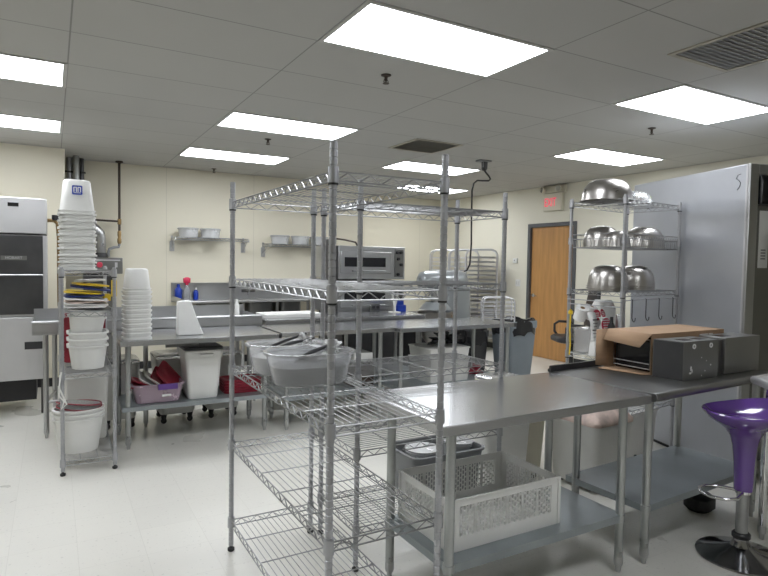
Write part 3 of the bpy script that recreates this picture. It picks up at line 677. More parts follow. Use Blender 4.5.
names1 = 'topmost'
for k in range(9):
    o = bpy.data.objects.new('square_bucket', bm1); COL.objects.link(o); o.location = (.152 + random.uniform(-.002, .002), 4.66, 1.4085 + k * .0475)
    if k == 8: tag(o, 'topmost upside down white bucket with square blue label, top of tall rack stack', 'bucket', 'upside down buckets on the narrow rack')
    else: tag(o, 'white bucket nested upside down in the tall stack on the narrow rack, below the topmost', 'bucket', 'upside down buckets on the narrow rack')
    if k == 8:
        lb = MB().rr([(0, .032, .032, .008), (.0012, .032, .032, .008)]).obj('blue_label', 'blue', o); lb.location = (.0, -.1015, .17); lb.rotation_euler = (pi / 2 - .135, 0, 0)
        g = MB(); g.box2((-.022, -.022, .0013), (.022, -.018, .002))
        for x in (-.02, -.005, .005, .02): g.box2((x - .003, -.014, .0013), (x + .003, .02, .002))
        g.box2((-.02, .016, .0013), (-.004, .021, .002)); g.box2((.004, .016, .0013), (.02, .021, .002))
        g.obj('label_mark', 'white', lb)
bm2 = inv_bucket(.185, .185, taper=.80, lip=.008).mesh('square_pail', 'bucket')
for k in range(11):
    o = bpy.data.objects.new('square_pail', bm2); COL.objects.link(o); o.location = (.56, 4.84, .8805 + k * .0355); o.rotation_euler = (0, 0, radians(4))
    tag(o, ('topmost' if k == 10 else 'nested') + ' upside down white pail in the stack on the left end of the work table', 'bucket', 'upside down pails on the left table')
# ------------------------------------------------------------------ tubs
def tub_mb(L, D, H, rad, wall=.003, taper=.84, lip=.012):
    a, b = L / 2, D / 2
    return MB().rr([(0, a * taper - .012, b * taper - .012, rad * .8), (.006, a * taper, b * taper, rad * .85), (H * .8, a * .975, b * .97, rad * .95), (H - .014, a, b, rad), (H - .012, a + lip, b + lip, rad + lip), (H - .001, a + lip, b + lip, rad + lip), (H, a + lip * .5, b + lip * .5, rad), (H, a - wall, b - wall, rad), (H * .8, a * .975 - wall, b * .97 - wall, rad * .95), (wall + .004, a * taper - wall, b * taper - wall, rad * .8)], k=7)
# two translucent tubs on the front rack
tm = tub_mb(.385, .25, .145, .115).mesh('oval_tub', 'tubclear')
for i, (x, y, lab) in enumerate(((.99, 2.405, 'translucent oval tub of dark utensils on front wire rack, the nearer one'), (.995, 2.70, 'translucent oval tub on front wire rack, partly behind the nearer tub'))):
    o = bpy.data.objects.new('oval_tub', tm); COL.objects.link(o); o.location = (x, y, .9575); o.rotation_euler = (0, 0, radians(-3 + 4 * i)); tag(o, lab, 'tub', 'oval tubs on the front rack')
    # contents
    s = MB().rr([(.0, .148, .090, .08), (.075, .168, .102, .09), (.09, .13, .07, .06)], k=6).obj('folded_dark_wrap', 'contents' if i == 0 else 'offwhite'); s.location = (x, y, .9655); s.rotation_euler = o.rotation_euler
    tag(s, 'dark grey folded wrap filling the nearer tub' if i == 0 else 'pale folded wrap lying in the rear tub', 'wrap')
def stick(a, b, r, m, nm, lab, cat):
    tag(MB().tube([a, [(a[i] + b[i]) / 2 + (.004 if i == 2 else 0) for i in range(3)], b], [r, r * 1.2, r * .8], 8).obj(nm, m), lab, cat, 'utensils in the oval tubs')
stick((.86, 2.70, 1.065), (1.10, 2.72, 1.135), .006, 'black', 'spatula_handle', 'long black handle lying across the rear tub', 'utensil')
stick((.90, 2.68, 1.07), (1.12, 2.66, 1.12), .007, 'blackp', 'spatula_handle', 'second shorter black handle across rear tub, nearer the post', 'utensil')
stick((.93, 2.42, 1.06), (1.13, 2.45, 1.12), .008, 'contents', 'whisk_handle', 'dark utensil handle leaning in the nearer tub', 'utensil')
def crumple(name, c, r, m, lab, cat, seed, sz=(1, 1, .6), amp=.3):
    bm = bmesh.new(); bmesh.ops.create_icosphere(bm, subdivisions=4, radius=1)
    from mathutils import noise
    for v in bm.verts:
        p = v.co.copy(); n = noise.turbulence(p * 1.7 + Vector((seed, 0, 0)), 4, False); v.co = p * (1 + amp * (n - .6) * 1.5)
        v.co.x *= r * sz[0]; v.co.y *= r * sz[1]; v.co.z *= r * sz[2]
        v.co.z = max(v.co.z, -r * sz[2] * .6)
    me = bpy.data.meshes.new(name); bm.to_mesh(me); bm.free(); me.materials.append(M[m])
    me.shade_smooth(); me.set_sharp_from_angle(angle=radians(25))
    o = bpy.data.objects.new(name, me); COL.objects.link(o); o.location = c
    return tag(o, lab, cat)
crumple('crumpled_wrap', (1.10, 2.44, 1.09), .095, 'milky', 'crumpled clear plastic film piled in right end of nearer tub', 'plastic wrap', 3, (1, .95, .55), .6)
crumple('crumpled_wrap', (1.09, 2.69, 1.10), .075, 'milky', 'crumpled clear film at the right end of the rear tub', 'plastic wrap', 9, (.9, .9, .7), .6)
crumple('crumpled_rag', (.985, 2.41, 1.06), .06, 'contents', 'small dark mottled rag on top of the nearer tub contents', 'rag', 5, (1.2, .8, .4), .6)
crumple('crumpled_towel', (.70, 5.72, .9215), .10, 'cloth', 'crumpled white cloth on the dish table behind the pail stack', 'cloth', 2, (1.1, .8, .6), .5)
# tubs and lids in rack D
wt = tub_mb(.245, .30, .17, .09).mesh('white_tub', 'bucket')
for k, z in enumerate((.7045, .752, .80, .915, .962)):
    o = bpy.data.objects.new('white_tub', wt); COL.objects.link(o); o.location = (.215 + (.012 if k > 2 else 0) * -1, 4.71, z)
    if k > 2: o.rotation_euler = (0, radians(4), 0); o.location.z += .012; o.scale = (.93, .93, .9)
    tag(o, 'white rounded tub nested in the pile on middle shelf of the narrow rack' if k < 3 else 'white tub in the upper tilted group of the pile on the narrow rack', 'tub', 'white tubs on the narrow rack')
def lid(L, D, m, nm='tub_lid'):
    return MB().rr([(0, L / 2 - .004, D / 2 - .004, .04), (.0, L / 2, D / 2, .045), (.010, L / 2, D / 2, .045), (.012, L / 2 - .012, D / 2 - .012, .04), (.007, L / 2 - .022, D / 2 - .022, .035)], k=5).mesh(nm, m)
ll = [('white', .0, 0, 'white tub lid, lowest of the lid pile on the narrow rack', .27, .30), ('offwhite', .016, 2, 'pale tub lid just above the lowest in the lid pile', .28, .30), ('rust', .034, -3, 'pinkish translucent lid in the middle of the lid pile', .26, .30),
      ('white', .052, 3, 'white lid directly under the lower blue lid', .28, .28), ('navy', .076, -2, 'dark blue lid below the lower yellow lid', .25, .26), ('yellow', .098, 4, 'lower yellow lid in the pile on the narrow rack', .24, .26),
      ('navy', .128, 8, 'dark blue lid below the upper yellow lid', .26, .24), ('yellow', .152, 5, 'upper yellow lid in the pile on the narrow rack', .22, .24), ('offwhite', .182, -2, 'white rounded lid on the very top of the lid pile', .20, .20)]
for i, (mm, dz, tl, lab, a, b) in enumerate(ll):
    o = bpy.data.objects.new('tub_lid', lid(a, b, mm)); COL.objects.link(o); o.location = (.205 + (.03 if i in (6, 7, 8) else -.012 if i in (4, 5) else 0), 4.70 + .01 * (i % 3), 1.145 + dz); o.rotation_euler = (0, radians(tl), radians(4 * ((i * 7) % 5 - 2)))
    tag(o, lab, 'lid', 'tub lids on the narrow rack')
o = MB().box((0, 0, 0), (.05, .10, .05)).obj('yellow_clip', 'yellow', None, .006); o.location = (.345, 4.78, 1.205); tag(o, 'small yellow plastic block at right of the lid pile', 'block')
rl_ = lid(.30, .36, 'red').copy()
for k in range(3):
    o = bpy.data.objects.new('red_lid', rl_); COL.objects.link(o); o.location = (.20 - k * .001, 4.965 + k * .028, .885 + .005 * k); o.rotation_euler = (radians(90 + 2 * k), 0, 0)
    tag(o, 'red lid standing on edge behind the white tubs on the narrow rack', 'lid', 'red lids behind the white tubs')
o = MB().rr([(0, .135, .13, .03), (.01, .14, .135, .03), (.50, .155, .15, .035), (.50, .163, .158, .035), (.515, .163, .158, .035), (.515, .15, .145, .03), (.02, .13, .125, .03)]).obj('storage_bin', 'offwhite'); o.location = (.215, 5.08, .1045)
tag(o, 'tall off-white storage bin at the bottom rear of the narrow rack', 'bin')
bt = tub_mb(.315, .27, .25, .13, taper=.80).mesh('round_tub', 'bucket')
for k in range(3):
    o = bpy.data.objects.new('round_tub', bt); COL.objects.link(o); o.location = (.155, 4.715, .1045 + .032 * k)
    tag(o, ['lowest', 'middle', 'uppermost'][k] + ' of three nested white oval tubs at the bottom of the narrow rack', 'tub', 'oval tubs at the rack bottom')
for k in range(2):
    rm2 = MB().tube([(.145 * cos(a) , .12 * sin(a), .004 * sin(a * 2)) for a in [2 * pi * i / 28 for i in range(28)]], .005, 6, closed=True).obj('lid_rim', 'red')
    dk = MB().rr([(-.002, .138, .113, .11), (.003, .138, .113, .11)], k=8).obj('lid_disc', 'clear', rm2)
    rm2.name = 'round_lid'; rm2.location = (.16, 4.715, .428 + k * .022); rm2.rotation_euler = (radians(5 - 9 * k), radians(3 + 3 * k), 0)
    tag(rm2, 'clear lid with red rim on bottom white tubs, ' + ('lower one' if k == 0 else 'upper one'), 'lid', 'red rimmed lids')
tag(MB().tube([(.045, 4.475, .72), (.03, 4.47, .62), (.052, 4.465, .56), (.075, 4.47, .50), (.045, 4.47, .47), (.06, 4.468, .52), (.03, 4.47, .56), (.036, 4.475, .70)], .006, 6).obj('knotted_string', 'white'), 'white knotted string tied to the left post of narrow rack', 'string')
# ------------------------------------------------------------------ items on and under T4
t = MB().add([(-.055, -.05, 0), (.15, -.055, 0), (.16, .06, 0), (-.05, .06, 0), (-.052, -.03, .275), (.05, -.035, .28), (.055, .035, .28), (-.05, .035, .275), (-.054, -.045, .14), (.095, -.048, .14), (.10, .05, .14), (-.05, .05, .14)],
    [(0, 1, 9, 8), (1, 2, 10, 9), (2, 3, 11, 10), (3, 0, 8, 11), (8, 9, 5, 4), (9, 10, 6, 5), (10, 11, 7, 6), (11, 8, 4, 7), (4, 5, 6, 7), (3, 2, 1, 0)]).obj('paper_towel_pack', 'paper', None, .008)
t.location = (.925, 4.93, .8805); tag(t, 'white wedge of folded paper towels standing on the left work table', 'paper towels')
o = MB().lathe([(.0001, 0), (.024, 0), (.026, .01), (.024, .17), (.012, .20), (.010, .23), (.0001, .23)], n=14).obj('white_bottle', 'white'); o.location = (1.55, 5.62, .886); tag(o, 'slim white bottle on dish table seen just right of the rack post', 'bottle')
# lilac tote with red lids
t = thing('storage_tote', 'lilac translucent tote full of dark red lids under left work table', 'tote', (.735, 5.06, .336))
tub_mb(.38, .28, .155, .05, taper=.86).obj('tote_body', 'lilac', t)
MB().box2((-.01, -.160, .112), (.14, -.148, .158)).obj('tote_handle', 'purplep', t)
MB().box2((.02, -.148, .055), (.09, -.144, .073)).obj('tote_label', 'paper', t, label='white paper label on tote front')
rd = MB().rr([(0, .12, .10, .04), (.012, .125, .105, .04), (.014, .115, .095, .04), (.006, .105, .085, .035)], k=5).mesh('red_lid', 'red'); gd = rd.copy(); gd.materials[0] = M['offwhite']
for i, (x, z, a, b, me) in enumerate(((-.11, .13, 25, 5, rd), (-.075, .138, 34, -8, rd), (-.035, .146, 44, 4, gd), (.0, .15, 50, -4, gd), (.05, .145, 58, 2, rd), (.095, .185, 62, 6, rd))):
    o = bpy.data.objects.new('red_lid' if me is rd else 'grey_lid', me); COL.objects.link(o); o.location = (.735 + x, 5.06, .336 + z); o.rotation_euler = (radians(b + (28 if i > 3 else 8)), radians(a - 12), 0)
    tag(o, ['red lid at the far left of the lilac tote', 'second red lid from left in the lilac tote', 'pale curved lid in the middle of the lilac tote', 'pale lid just right of tote centre', 'red lid leaning low behind the tote handle', 'largest upright red lid at right end of the lilac tote'][i], 'lid', 'lids in the lilac tote')
t = thing('waste_bin', 'tall white plastic bin with black lid under the left work table', 'bin', (1.09, 5.08, .336))
MB().rr([(0, .115, .125, .03), (.01, .12, .13, .03), (.34, .148, .155, .035), (.34, .156, .163, .035), (.405, .158, .165, .035), (.41, .15, .158, .03)]).obj('bin_body', 'white', t)
MB().rr([(.412, .16, .167, .035), (.43, .16, .167, .035), (.437, .14, .15, .03)]).obj('bin_lid', 'blackp', t)
MB().box2((-.04, -.176, .355), (.07, -.163, .38)).obj('bin_handle', 'white', t, .004)
for k in range(5):
    o = bpy.data.objects.new('red_tray', rd); COL.objects.link(o); o.location = (1.45, 5.13 , .337 + k * .024); o.scale = (1.35, 1.2, 1.6); tag(o, 'dark red tray right of the white bin under left table, ' + ['lowest', 'second from bottom', 'middle', 'second from top', 'topmost'][k], 'tray', 'red trays under the left table')
o = MB().box2((-.10, -.002, 0), (.10, 0, .035)).obj('shelf_label', 'paper'); o.location = (.93, 5.02, .80); o.rotation_euler = (radians(-8), 0, 0)
tag(o, 'white label strip hanging under the left work table top', 'label')
MB().box2((-.13, .001, -.03), (.13, .02, .045)).obj('label_backing', 'steel_mid', o)
o = MB().rr([(0, .10, .08, .05), (.02, .14, .11, .07), (.05, .15, .12, .08), (.052, .13, .10, .07)], k=6).obj('shallow_bowl', 'offwhite'); o.location = (.72, 5.25, .78); o.location.z = .7; 
bpy.data.objects.remove(o)
# ingredient bins on floor
def ibin(x, y, W, D, H, lab, m='grey', z0=.14, rz=0, grp='wheeled ingredient bins'):
    t = thing('ingredient_bin', lab, 'bin', (x, y, 0), rz, grp)
    MB().rr([(z0, W * .38, D * .42, .04), (z0 + .02, W * .41, D * .44, .05), (H - .03, W * .49, D * .49, .05), (H, W * .5, D * .5, .05)]).obj('bin_body', m, t)
    MB().rr([(H + .001, W * .5, D * .5, .05), (H + .02, W * .5, D * .5, .05), (H + .03, W * .42, D * .42, .04)]).obj('bin_lid', 'clear' if m != 'grey' else 'offwhite', t)
    for sx in (-1, 1):
        for sy in (-1, 1):
            MB().lathe([(.028, z0 - .001), (.022, z0 - .04), (.012, .028)], (sx * W * .3, sy * D * .33, 0), 10).lathe([(.018, -.011), (.026, -.007), (.026, .007), (.018, .011)], (sx * W * .3, sy * D * .33, .027), 12, Euler((pi / 2, 0, 0)).to_matrix().to_4x4()).obj('caster', 'black', t)
ibin(.50, 5.68, .33, .4, .58, 'off-white wheeled ingredient bin behind left table, leftmost of three', 'offwhite', .09)
ibin(.98, 5.67, .38, .40, .60, 'off-white wheeled ingredient bin under left table, middle of three', 'offwhite', .09)
ibin(1.40, 5.68, .36, .40, .60, 'off-white wheeled ingredient bin behind left table, rightmost of three', 'offwhite', .09)
# under T6 / T5
for k in range(3):
    o = MB().rr([(0, .235, .20, .02), (.10, .245, .21, .02), (.101, .252, .217, .02), (.112, .252, .217, .02)]).obj('dough_box', 'offwhite', None, 0); o.location = (3.50, 4.99, .3005 + k * .1145)
    tag(o, 'white dough box under the middle table, ' + ['lowest', 'middle', 'topmost'][k] + ' of three', 'box', 'white boxes under the middle table')
crumple('bagged_bundle', (3.60, 5.02, .7025), .10, 'bag', 'black bagged bundle lying on the white boxes under the middle table', 'bag', 4, (2.3, 1.4, .85), .5)
crumple('red_cloth', (3.99, 5.0, .3475), .075, 'red', 'dark red cloth heap on undershelf of the middle table', 'cloth', 6, (1.5, 1.0, 1.0), .5)
o = MB().rr([(0, .10, .08, .02), (.14, .12, .10, .02), (.15, .12, .10, .02)]).obj('white_basin', 'white'); o.location = (3.64, 5.15, 0); tag(o, 'white plastic basin on the floor under the middle table', 'basin')
o = MB().rr([(0, .12, .10, .02), (.16, .14, .12, .02), (.17, .14, .12, .02)]).obj('white_basin', 'white'); o.location = (3.95, 5.2, 0); tag(o, 'white plastic basin on floor nearer the trash cans', 'basin')
o = MB().box2((-.10, -.12, 0), (.10, .12, .09)).obj('white_carton', 'white', None, .006); o.location = (2.60, 5.08, .531); tag(o, 'white carton on a dark brown box, undershelf of the table right of the front rack', 'carton')
o = MB().rr([(0, .11, .13, .02), (.01, .115, .135, .02), (.215, .115, .135, .02), (.225, .11, .13, .02)]).obj('brown_box', 'brownpipe'); o.location = (2.60, 5.08, .3005); tag(o, 'dark reddish brown box under white carton on the middle left undershelf', 'box')
# on T7
o = MB().rr([(0, .30, .16, .02), (.03, .31, .17, .02), (.035, .31, .17, .02), (.03, .30, .16, .02), (.006, .29, .15, .02)]).obj('white_tray', 'white'); o.location = (2.16, 5.83, .9155); tag(o, 'long white tray on the back counter seen above the left table end', 'tray')
t = thing('blue_carton', 'blue carton at the right end of back counter beside mixer', 'carton', (3.585, 5.93, .9155))
MB().box2((-.055, -.05, 0), (.055, .05, .08)).obj('lower_box', 'blue', t, .003); MB().box2((-.055, -.05, .081), (.02, .05, .13)).obj('upper_box', 'blue', t, .003)
t = thing('scale_stand', 'white bracket stand on the back counter in front of oven', 'stand', (3.46, 5.84, .9155))
MB().box2((-.05, -.05, 0), (.05, .06, .012)).tube([(0, 0, .012), (0, 0, .07), (-.045, 0, .25)], .013, 8).tube([(0, 0, .07), (.045, 0, .25)], .013, 8).box2((-.09, -.04, .25), (.07, .05, .265)).obj('bracket', 'offwhite', t)
t = thing('twin_dial_box', 'small grey box with two round dials hung on the lower oven deck', 'gauge', (3.38, 6.15, 1.02))
MB().box2((-.06, .0, -.04), (.06, .04, .04)).obj('gauge_box', 'steel_mid', t, .004)
for x in (-.028, .028): MB().lathe([(.02, 0), (.018, .008), (.001, .009)], (x, 0, 0), 12, Euler((pi / 2, 0, 0)).to_matrix().to_4x4()).obj('dial', 'black', t)
t.location = (3.38, 6.157, .9155 + .0405)
# ------------------------------------------------------------------ crate + grey tub on T1 / rack B
def crate(W, D, H):
    m = MB(); th = .0035
    m.box2((.0, 0, 0), (W, D, .005))
    def wall(fn, Lw):
        def slab(a, b, z0, z1, o=0): fn(m, a, b, z0, z1, th, o)
        slab(0, Lw, .005, .062); slab(0, Lw, H - .035, H); slab(0, .045, .062, H - .035); slab(Lw - .045, Lw, .062, H - .035)
        nb = 6 if Lw > .5 else 4; x0 = .045; bw = (Lw - .09) / nb
        for b in range(nb):
            s0 = x0 + b * bw
            slab(s0 - .006 if b else s0, s0 + .006, .062, H - .035)
            nc = 5; cw = (bw - .012) / nc
            for c in range(nc + 1): 
                xc = s0 + .006 + c * cw; slab(xc - .0022, xc + .0022, .062, H - .035)
            zz = H - .097; nr = 5
            for c in range(nc):
                off = 0 if c % 2 else .5
                for r_ in range(nr + 1):
                    zc = .062 + zz * (r_ + off) / nr
                    if zc < H - .036: slab(s0 + .006 + c * cw, s0 + .006 + (c + 1) * cw, zc, zc + .007)
        slab(0, Lw, H - .008, H, .006)
    def fx(y, sg):
        def f(m, a, b, z0, z1, th, o): m.box2((a, y - (o if sg < 0 else 0), z0), (b, y + th + (o if sg > 0 else 0), z1))
        return f
    def fy(x, sg):
        def f(m, a, b, z0, z1, th, o): m.box2((x - (o if sg < 0 else 0), a, z0), (x + th + (o if sg > 0 else 0), b, z1))
        return f
    wall(fx(0, -1), W); wall(fx(D - th, 1), W); wall(fy(0, -1), D); wall(fy(W - th, 1), D)
    for x, y in ((0, 0), (W, 0), (W, D), (0, D)):
        m.box((x, y, H / 2 + .002), (.014, .014, H - .004))
    return m
o = crate(.62, .40, .225).obj('plastic_crate', 'white'); o.location = (1.425, 1.925, .2905); o.rotation_euler = (0, 0, radians(0)); tag(o, 'white perforated plastic crate on the undershelf of the bare steel table', 'crate')
o = tub_mb(.47, .31, .25, .05, taper=.88).obj('bus_tub', 'grey'); o.location = (1.88, 2.69, .2185); tag(o, 'grey bus tub holding round clear containers, behind the white crate', 'tub')
dm = MB().lathe([(.0001, 0), (.075, 0), (.09, .20), (.098, .20), (.098, .212), (.09, .215), (.088, .203), (.073, .004), (.0001, .004)], n=26).mesh('deli_container', 'milky')
dl = MB().lathe([(.0001, .002), (.095, .0), (.10, .01), (.0001, .012)], n=26).mesh('container_lid', 'milky')
for x, y, z, lab in ((1.77, 2.66, .2235, 'round clear container standing in the grey bus tub, left one'), (1.985, 2.68, .2235, 'round clear container in the grey bus tub, right one, tilted')):
    o = bpy.data.objects.new('deli_container', dm); COL.objects.link(o); o.location = (x, y, z + (.008 if x > 1.8 else 0) + .032); o.rotation_euler = (0, radians(6 if x > 1.8 else 0), 0); tag(o, lab, 'container', 'round containers in the grey tub')
    l = bpy.data.objects.new('container_lid', dl); COL.objects.link(l); l.parent = o; l.location = (0, 0, .214)
# white bins behind T1
ibin(2.49, 2.98, .38, .50, .66, 'large white ingredient bin behind the front table, left one', 'white', .06, 0, 'large white bins behind the front tables')
ibin(2.835, 3.15, .30, .50, .66, 'large white ingredient bin behind the front tables, middle one', 'cream_plastic', .06, 0, 'large white bins behind the front tables')
t = thing('dusty_bin', 'white bin with flour-dusted pinkish lid between the two front tables', 'bin', (3.20, 2.76, 0), radians(3))
MB().rr([(.03, .15, .17, .04), (.05, .16, .18, .04), (.42, .19, .215, .05), (.44, .20, .225, .05), (.455, .20, .225, .05)]).obj('bin_body', 'white', t)
MB().rr([(.456, .205, .225, .05), (.48, .205, .225, .05), (.56, .15, .17, .05), (.565, .13, .15, .04)]).obj('bin_lid', 'rust', t, label='pinkish brown dusty lid')
for sx in (-1, 1):
    for sy in (-1, 1): MB().lathe([(.015, -.01), (.02, 0), (.015, .01)], (sx * .11, sy * .12, .02), 10, Euler((pi / 2, 0, 0)).to_matrix().to_4x4()).cyl((sx * .11, sy * .12, .02), (sx * .11, sy * .12, .035), .006, 6).obj('caster', 'black', t)
crumple('black_bag', (3.48, 2.60, .075), .10, 'bag', 'black bag slumped on floor beside the dusty lidded bin', 'bag', 11, (.8, .8, 1.25), .3)
o = MB().rr([(0, .23, .14, .04), (.02, .24, .15, .04), (.34, .26, .17, .05), (.35, .27, .18, .05), (.37, .27, .18, .05), (.375, .25, .16, .04)]).obj('low_bin', 'offwhite'); o.location = Cw(.43, .225, 0); o.rotation_euler = (0, 0, CR); tag(o, 'low off-white closed bin on the floor beneath the bowl rack', 'bin')
# ------------------------------------------------------------------ bowls
def bowl_mesh(r, h, nm='mixing_bowl'):
    prof = []
    N = 12
    for i in range(N + 1):
        a = pi / 2 * i / N
        prof.append((max(.0001, r * (sin(a) ** .62 if i else 0)) if i else .0001, h * (cos(a) ** .85 if i < N else 0)))
    prof = prof[::-1]
    out = [(r + .012, .0), (r + .012, .003), (r + .002, .004)] + [(a, max(b, .004)) for a, b in prof[1:]]
    inn = [(max(.0001, a - .0015), b - .0018 if b > .003 else 0) for a, b in prof][::-1]
    return MB().lathe(out, n=48, cap=False).lathe(inn, n=48, cap=False).mesh(nm, 'bowl', 50)
def bowl(x, y, z, r, h, lab, nest=0, dz=.016, grp='upside down steel bowls on the tall bowl rack'):
    me = bowl_mesh(r, h)
    for k in range(nest + 1):
        o = bpy.data.objects.new('mixing_bowl', me); COL.objects.link(o); o.location = Cw(x + random.uniform(-.003, .003) * (k > 0), y, z + .0025 + k * dz); o.rotation_euler = (0, 0, k)
        tag(o, lab + ((', outermost' if k == nest else ', nested inside its stack') if nest else ''), 'bowl', grp)
bowl(.115, .225, 1.985, .182, .165, 'largest upside down steel bowl on top shelf of the bowl rack')
t = MB().lathe([(.13, 0), (.132, .004), (.125, .03), (.10, .075), (.06, .10), (.0001, .108)], n=32, cap=False).obj('glass_bowl', 'clear'); t.location = Cw(.49, .21, 1.9875); tag(t, 'upside down whitish glass bowl on top shelf beside the large steel bowl', 'bowl')
bowl(.165, .29, 1.637, .138, .165, 'steel bowl stack at left rear of the basket shelf', 0)
bowl(.10, .115, 1.637, .09, .12, 'smaller steel bowl at left front of the basket shelf', 0)
bowl(.595, .185, 1.637, .150, .160, 'steel bowl stack at right of the basket shelf', 1)
bowl(.125, .20, 1.31, .145, .160, 'steel bowl stack at left of third shelf', 2)
bowl(.51, .20, 1.31, .145, .160, 'steel bowl stack at right of third shelf', 2)
# ------------------------------------------------------------------ rolls etc. on rack C fourth shelf
def roll(c, d, r, L, core, lab, mm='paper'):
    t = thing('label_roll', lab, 'label roll', c, 0, 'label rolls standing in the clear bin')
    q = Vector(d).normalized().to_track_quat('Z', 'Y'); t.rotation_euler = q.to_euler()
    MB().lathe([(core, 0), (r, 0), (r, L), (core, L)], n=26, cap=False).lathe([(core, 0), (core, L)], n=26, cap=False).obj('paper_roll', mm, t)
    MB().lathe([(core - .001, -.001), (core - .001, L + .001), (core - .004, L + .001), (core - .004, -.001)], n=20, cap=False).obj('roll_core', 'card', t)
    return t
def strip(pts, w, m, nm, lab, cat, dirv=(1, 0, 0)):
    vs = []; fs = []; dv = Vector(dirv).normalized() * w / 2
    for p in pts: p = Vector(p); vs += [tuple(p - dv), tuple(p + dv)]
    for i in range(len(pts) - 1): fs.append((2 * i, 2 * i + 1, 2 * i + 3, 2 * i + 2))
    o = MB().add(vs, fs).obj(nm, m); s = o.modifiers.new('thick', 'SOLIDIFY'); s.thickness = .0012; s.offset = 1
    return tag(o, lab, cat)
def Cs(x, y, z): return Cw(x * .62 - .06, y + .17, z + (.045 if z > .86 else 0))
bx = thing('clear_bin', 'clear plastic bin holding label rolls on the bowl rack lower shelf', 'bin', Cs(.24, .15, .8235), CR)
tub_mb(.17, .20, .19, .03, taper=.92).obj('bin_body', 'clear', bx)
roll(Cs(.065, .17, 1.045), (-.15, -.45, .85), .048, .10, .018, 'white blank label roll, leftmost, at top of the clear bin')
roll(Cs(.225, .17, 1.045), (.12, -.35, .9), .05, .10, .019, 'label roll with red round stickers, upper one', 'paper')
roll(Cs(.30, .14, .93), (.3, -.9, .35), .055, .09, .019, 'label roll with red round sticker facing out, right and lower one', 'paper')
def disc(c, r, nm, lab, nrm, cat='sticker'):
    q = Vector(nrm).normalized().to_track_quat('Z', 'Y')
    o = MB().lathe([(.0001, 0), (r, 0), (r, .0012), (.0001, .0012)], n=28).obj(nm, 'labelred'); o.location = c; o.rotation_euler = q.to_euler(); tag(o, lab, cat, 'round red stickers')
    g = MB(); 
    for k in range(3):
        for j in range(4): g.box((-r * .5 + j * r * .33, r * .35 - k * r * .35, .0016), (r * .24, r * .16, .0008))
    g.obj('sticker_lettering', 'paper', o); return o
disc(Cs(.215, .08, 1.075), .043, 'round_sticker', 'upper round red sticker with pale lettering on hanging label strip', (0, -1, .1))
disc(Cs(.305, .03, 1.00), .055, 'round_sticker', 'largest round red sticker with pale lettering, lower right', (0, -1, .15))
disc(Cs(.335, .075, 1.085), .036, 'round_sticker', 'partly tilted red sticker behind the largest one', (.3, -1, .4))
strip([Cs(.235, .13, 1.10), Cs(.225, .085, 1.09), Cs(.215, .082, 1.02), Cs(.21, .07, .98)], .09, 'paper', 'label_strip', 'white label strip carrying the upper red sticker', 'label strip')
strip([Cs(.31, .06, 1.06), Cs(.305, .034, 1.04), Cs(.30, .034, .96), Cs(.295, .05, .90)], .115, 'paper', 'label_strip', 'white label strip carrying the largest red sticker', 'label strip')
ps = strip([Cs(.09, .08, 1.10), Cs(.10, .055, 1.03), Cs(.115, .05, .96), Cs(.10, .045, .90), Cs(.085, .04, .88)], .085, 'paper', 'price_label_strip', 'long white printed label strip hanging from leftmost roll', 'label strip')
g = MB()
for k in range(6):
    z = 1.045 - k * .026; g.box(Cs(.108, .045, z), (.06 - (k % 3) * .012, .001, .004 if k % 3 else .009))
o = g.obj('strip_printing', 'blackp', ps); o.parent = ps
o = MB().rr([(0, .04, .03, .012), (.09, .032, .025, .012), (.095, .02, .018, .01)]).obj('white_dispenser', 'white'); o.location = Cs(.095, -.055, .8235); o.location.z = .885
o.location = (3.30, 2.46 - .03, .8815); 
bpy.data.objects.remove(o)
o = MB().rr([(0, .042, .03, .012), (.10, .034, .025, .012), (.105, .02, .018, .01)]).obj('white_dispenser', 'white'); o.location = Cs(.085, .035, .8235); tag(o, 'small white tapered dispenser in front of the clear bin on bowl rack', 'dispenser')
o = MB().rr([(0, .075, .055, .02), (.20, .085, .065, .025), (.34, .085, .065, .025), (.40, .06, .045, .02)]).obj('white_canister', 'white'); o.location = Cw(.33, .36, .8235); tag(o, 'tall white plastic canister behind the cardboard box on bowl rack', 'canister')
o = MB().lathe([(.0001, 0), (.034, 0), (.034, .20), (.03, .205), (.0001, .205)], n=20).obj('steel_shaker', 'steel'); o.location = Cw(.20, .13, .8235 + .0); o.location.z = .8235
o.scale = (1, 1, 1.5); tag(o, 'steel cylinder shaker beside the white canister on the bowl rack', 'shaker')
o = MB().lathe([(.0001, 0), (.026, 0), (.026, .22), (.012, .25), (.012, .29), (.0001, .29)], n=16).obj('black_bottle', 'blackp'); o.location = Cw(.115, .15, .8235); tag(o, 'small black bottle left of the steel shaker on the bowl rack', 'bottle')
o = MB().box2((0, -.012, 0), (.30, .30, .20)).obj('black_case', 'blackp', None, .01); o.location = Cw(.06, .36, .985); bpy.data.objects.remove(o)
for i, z in enumerate((.825, .80)):
    pass
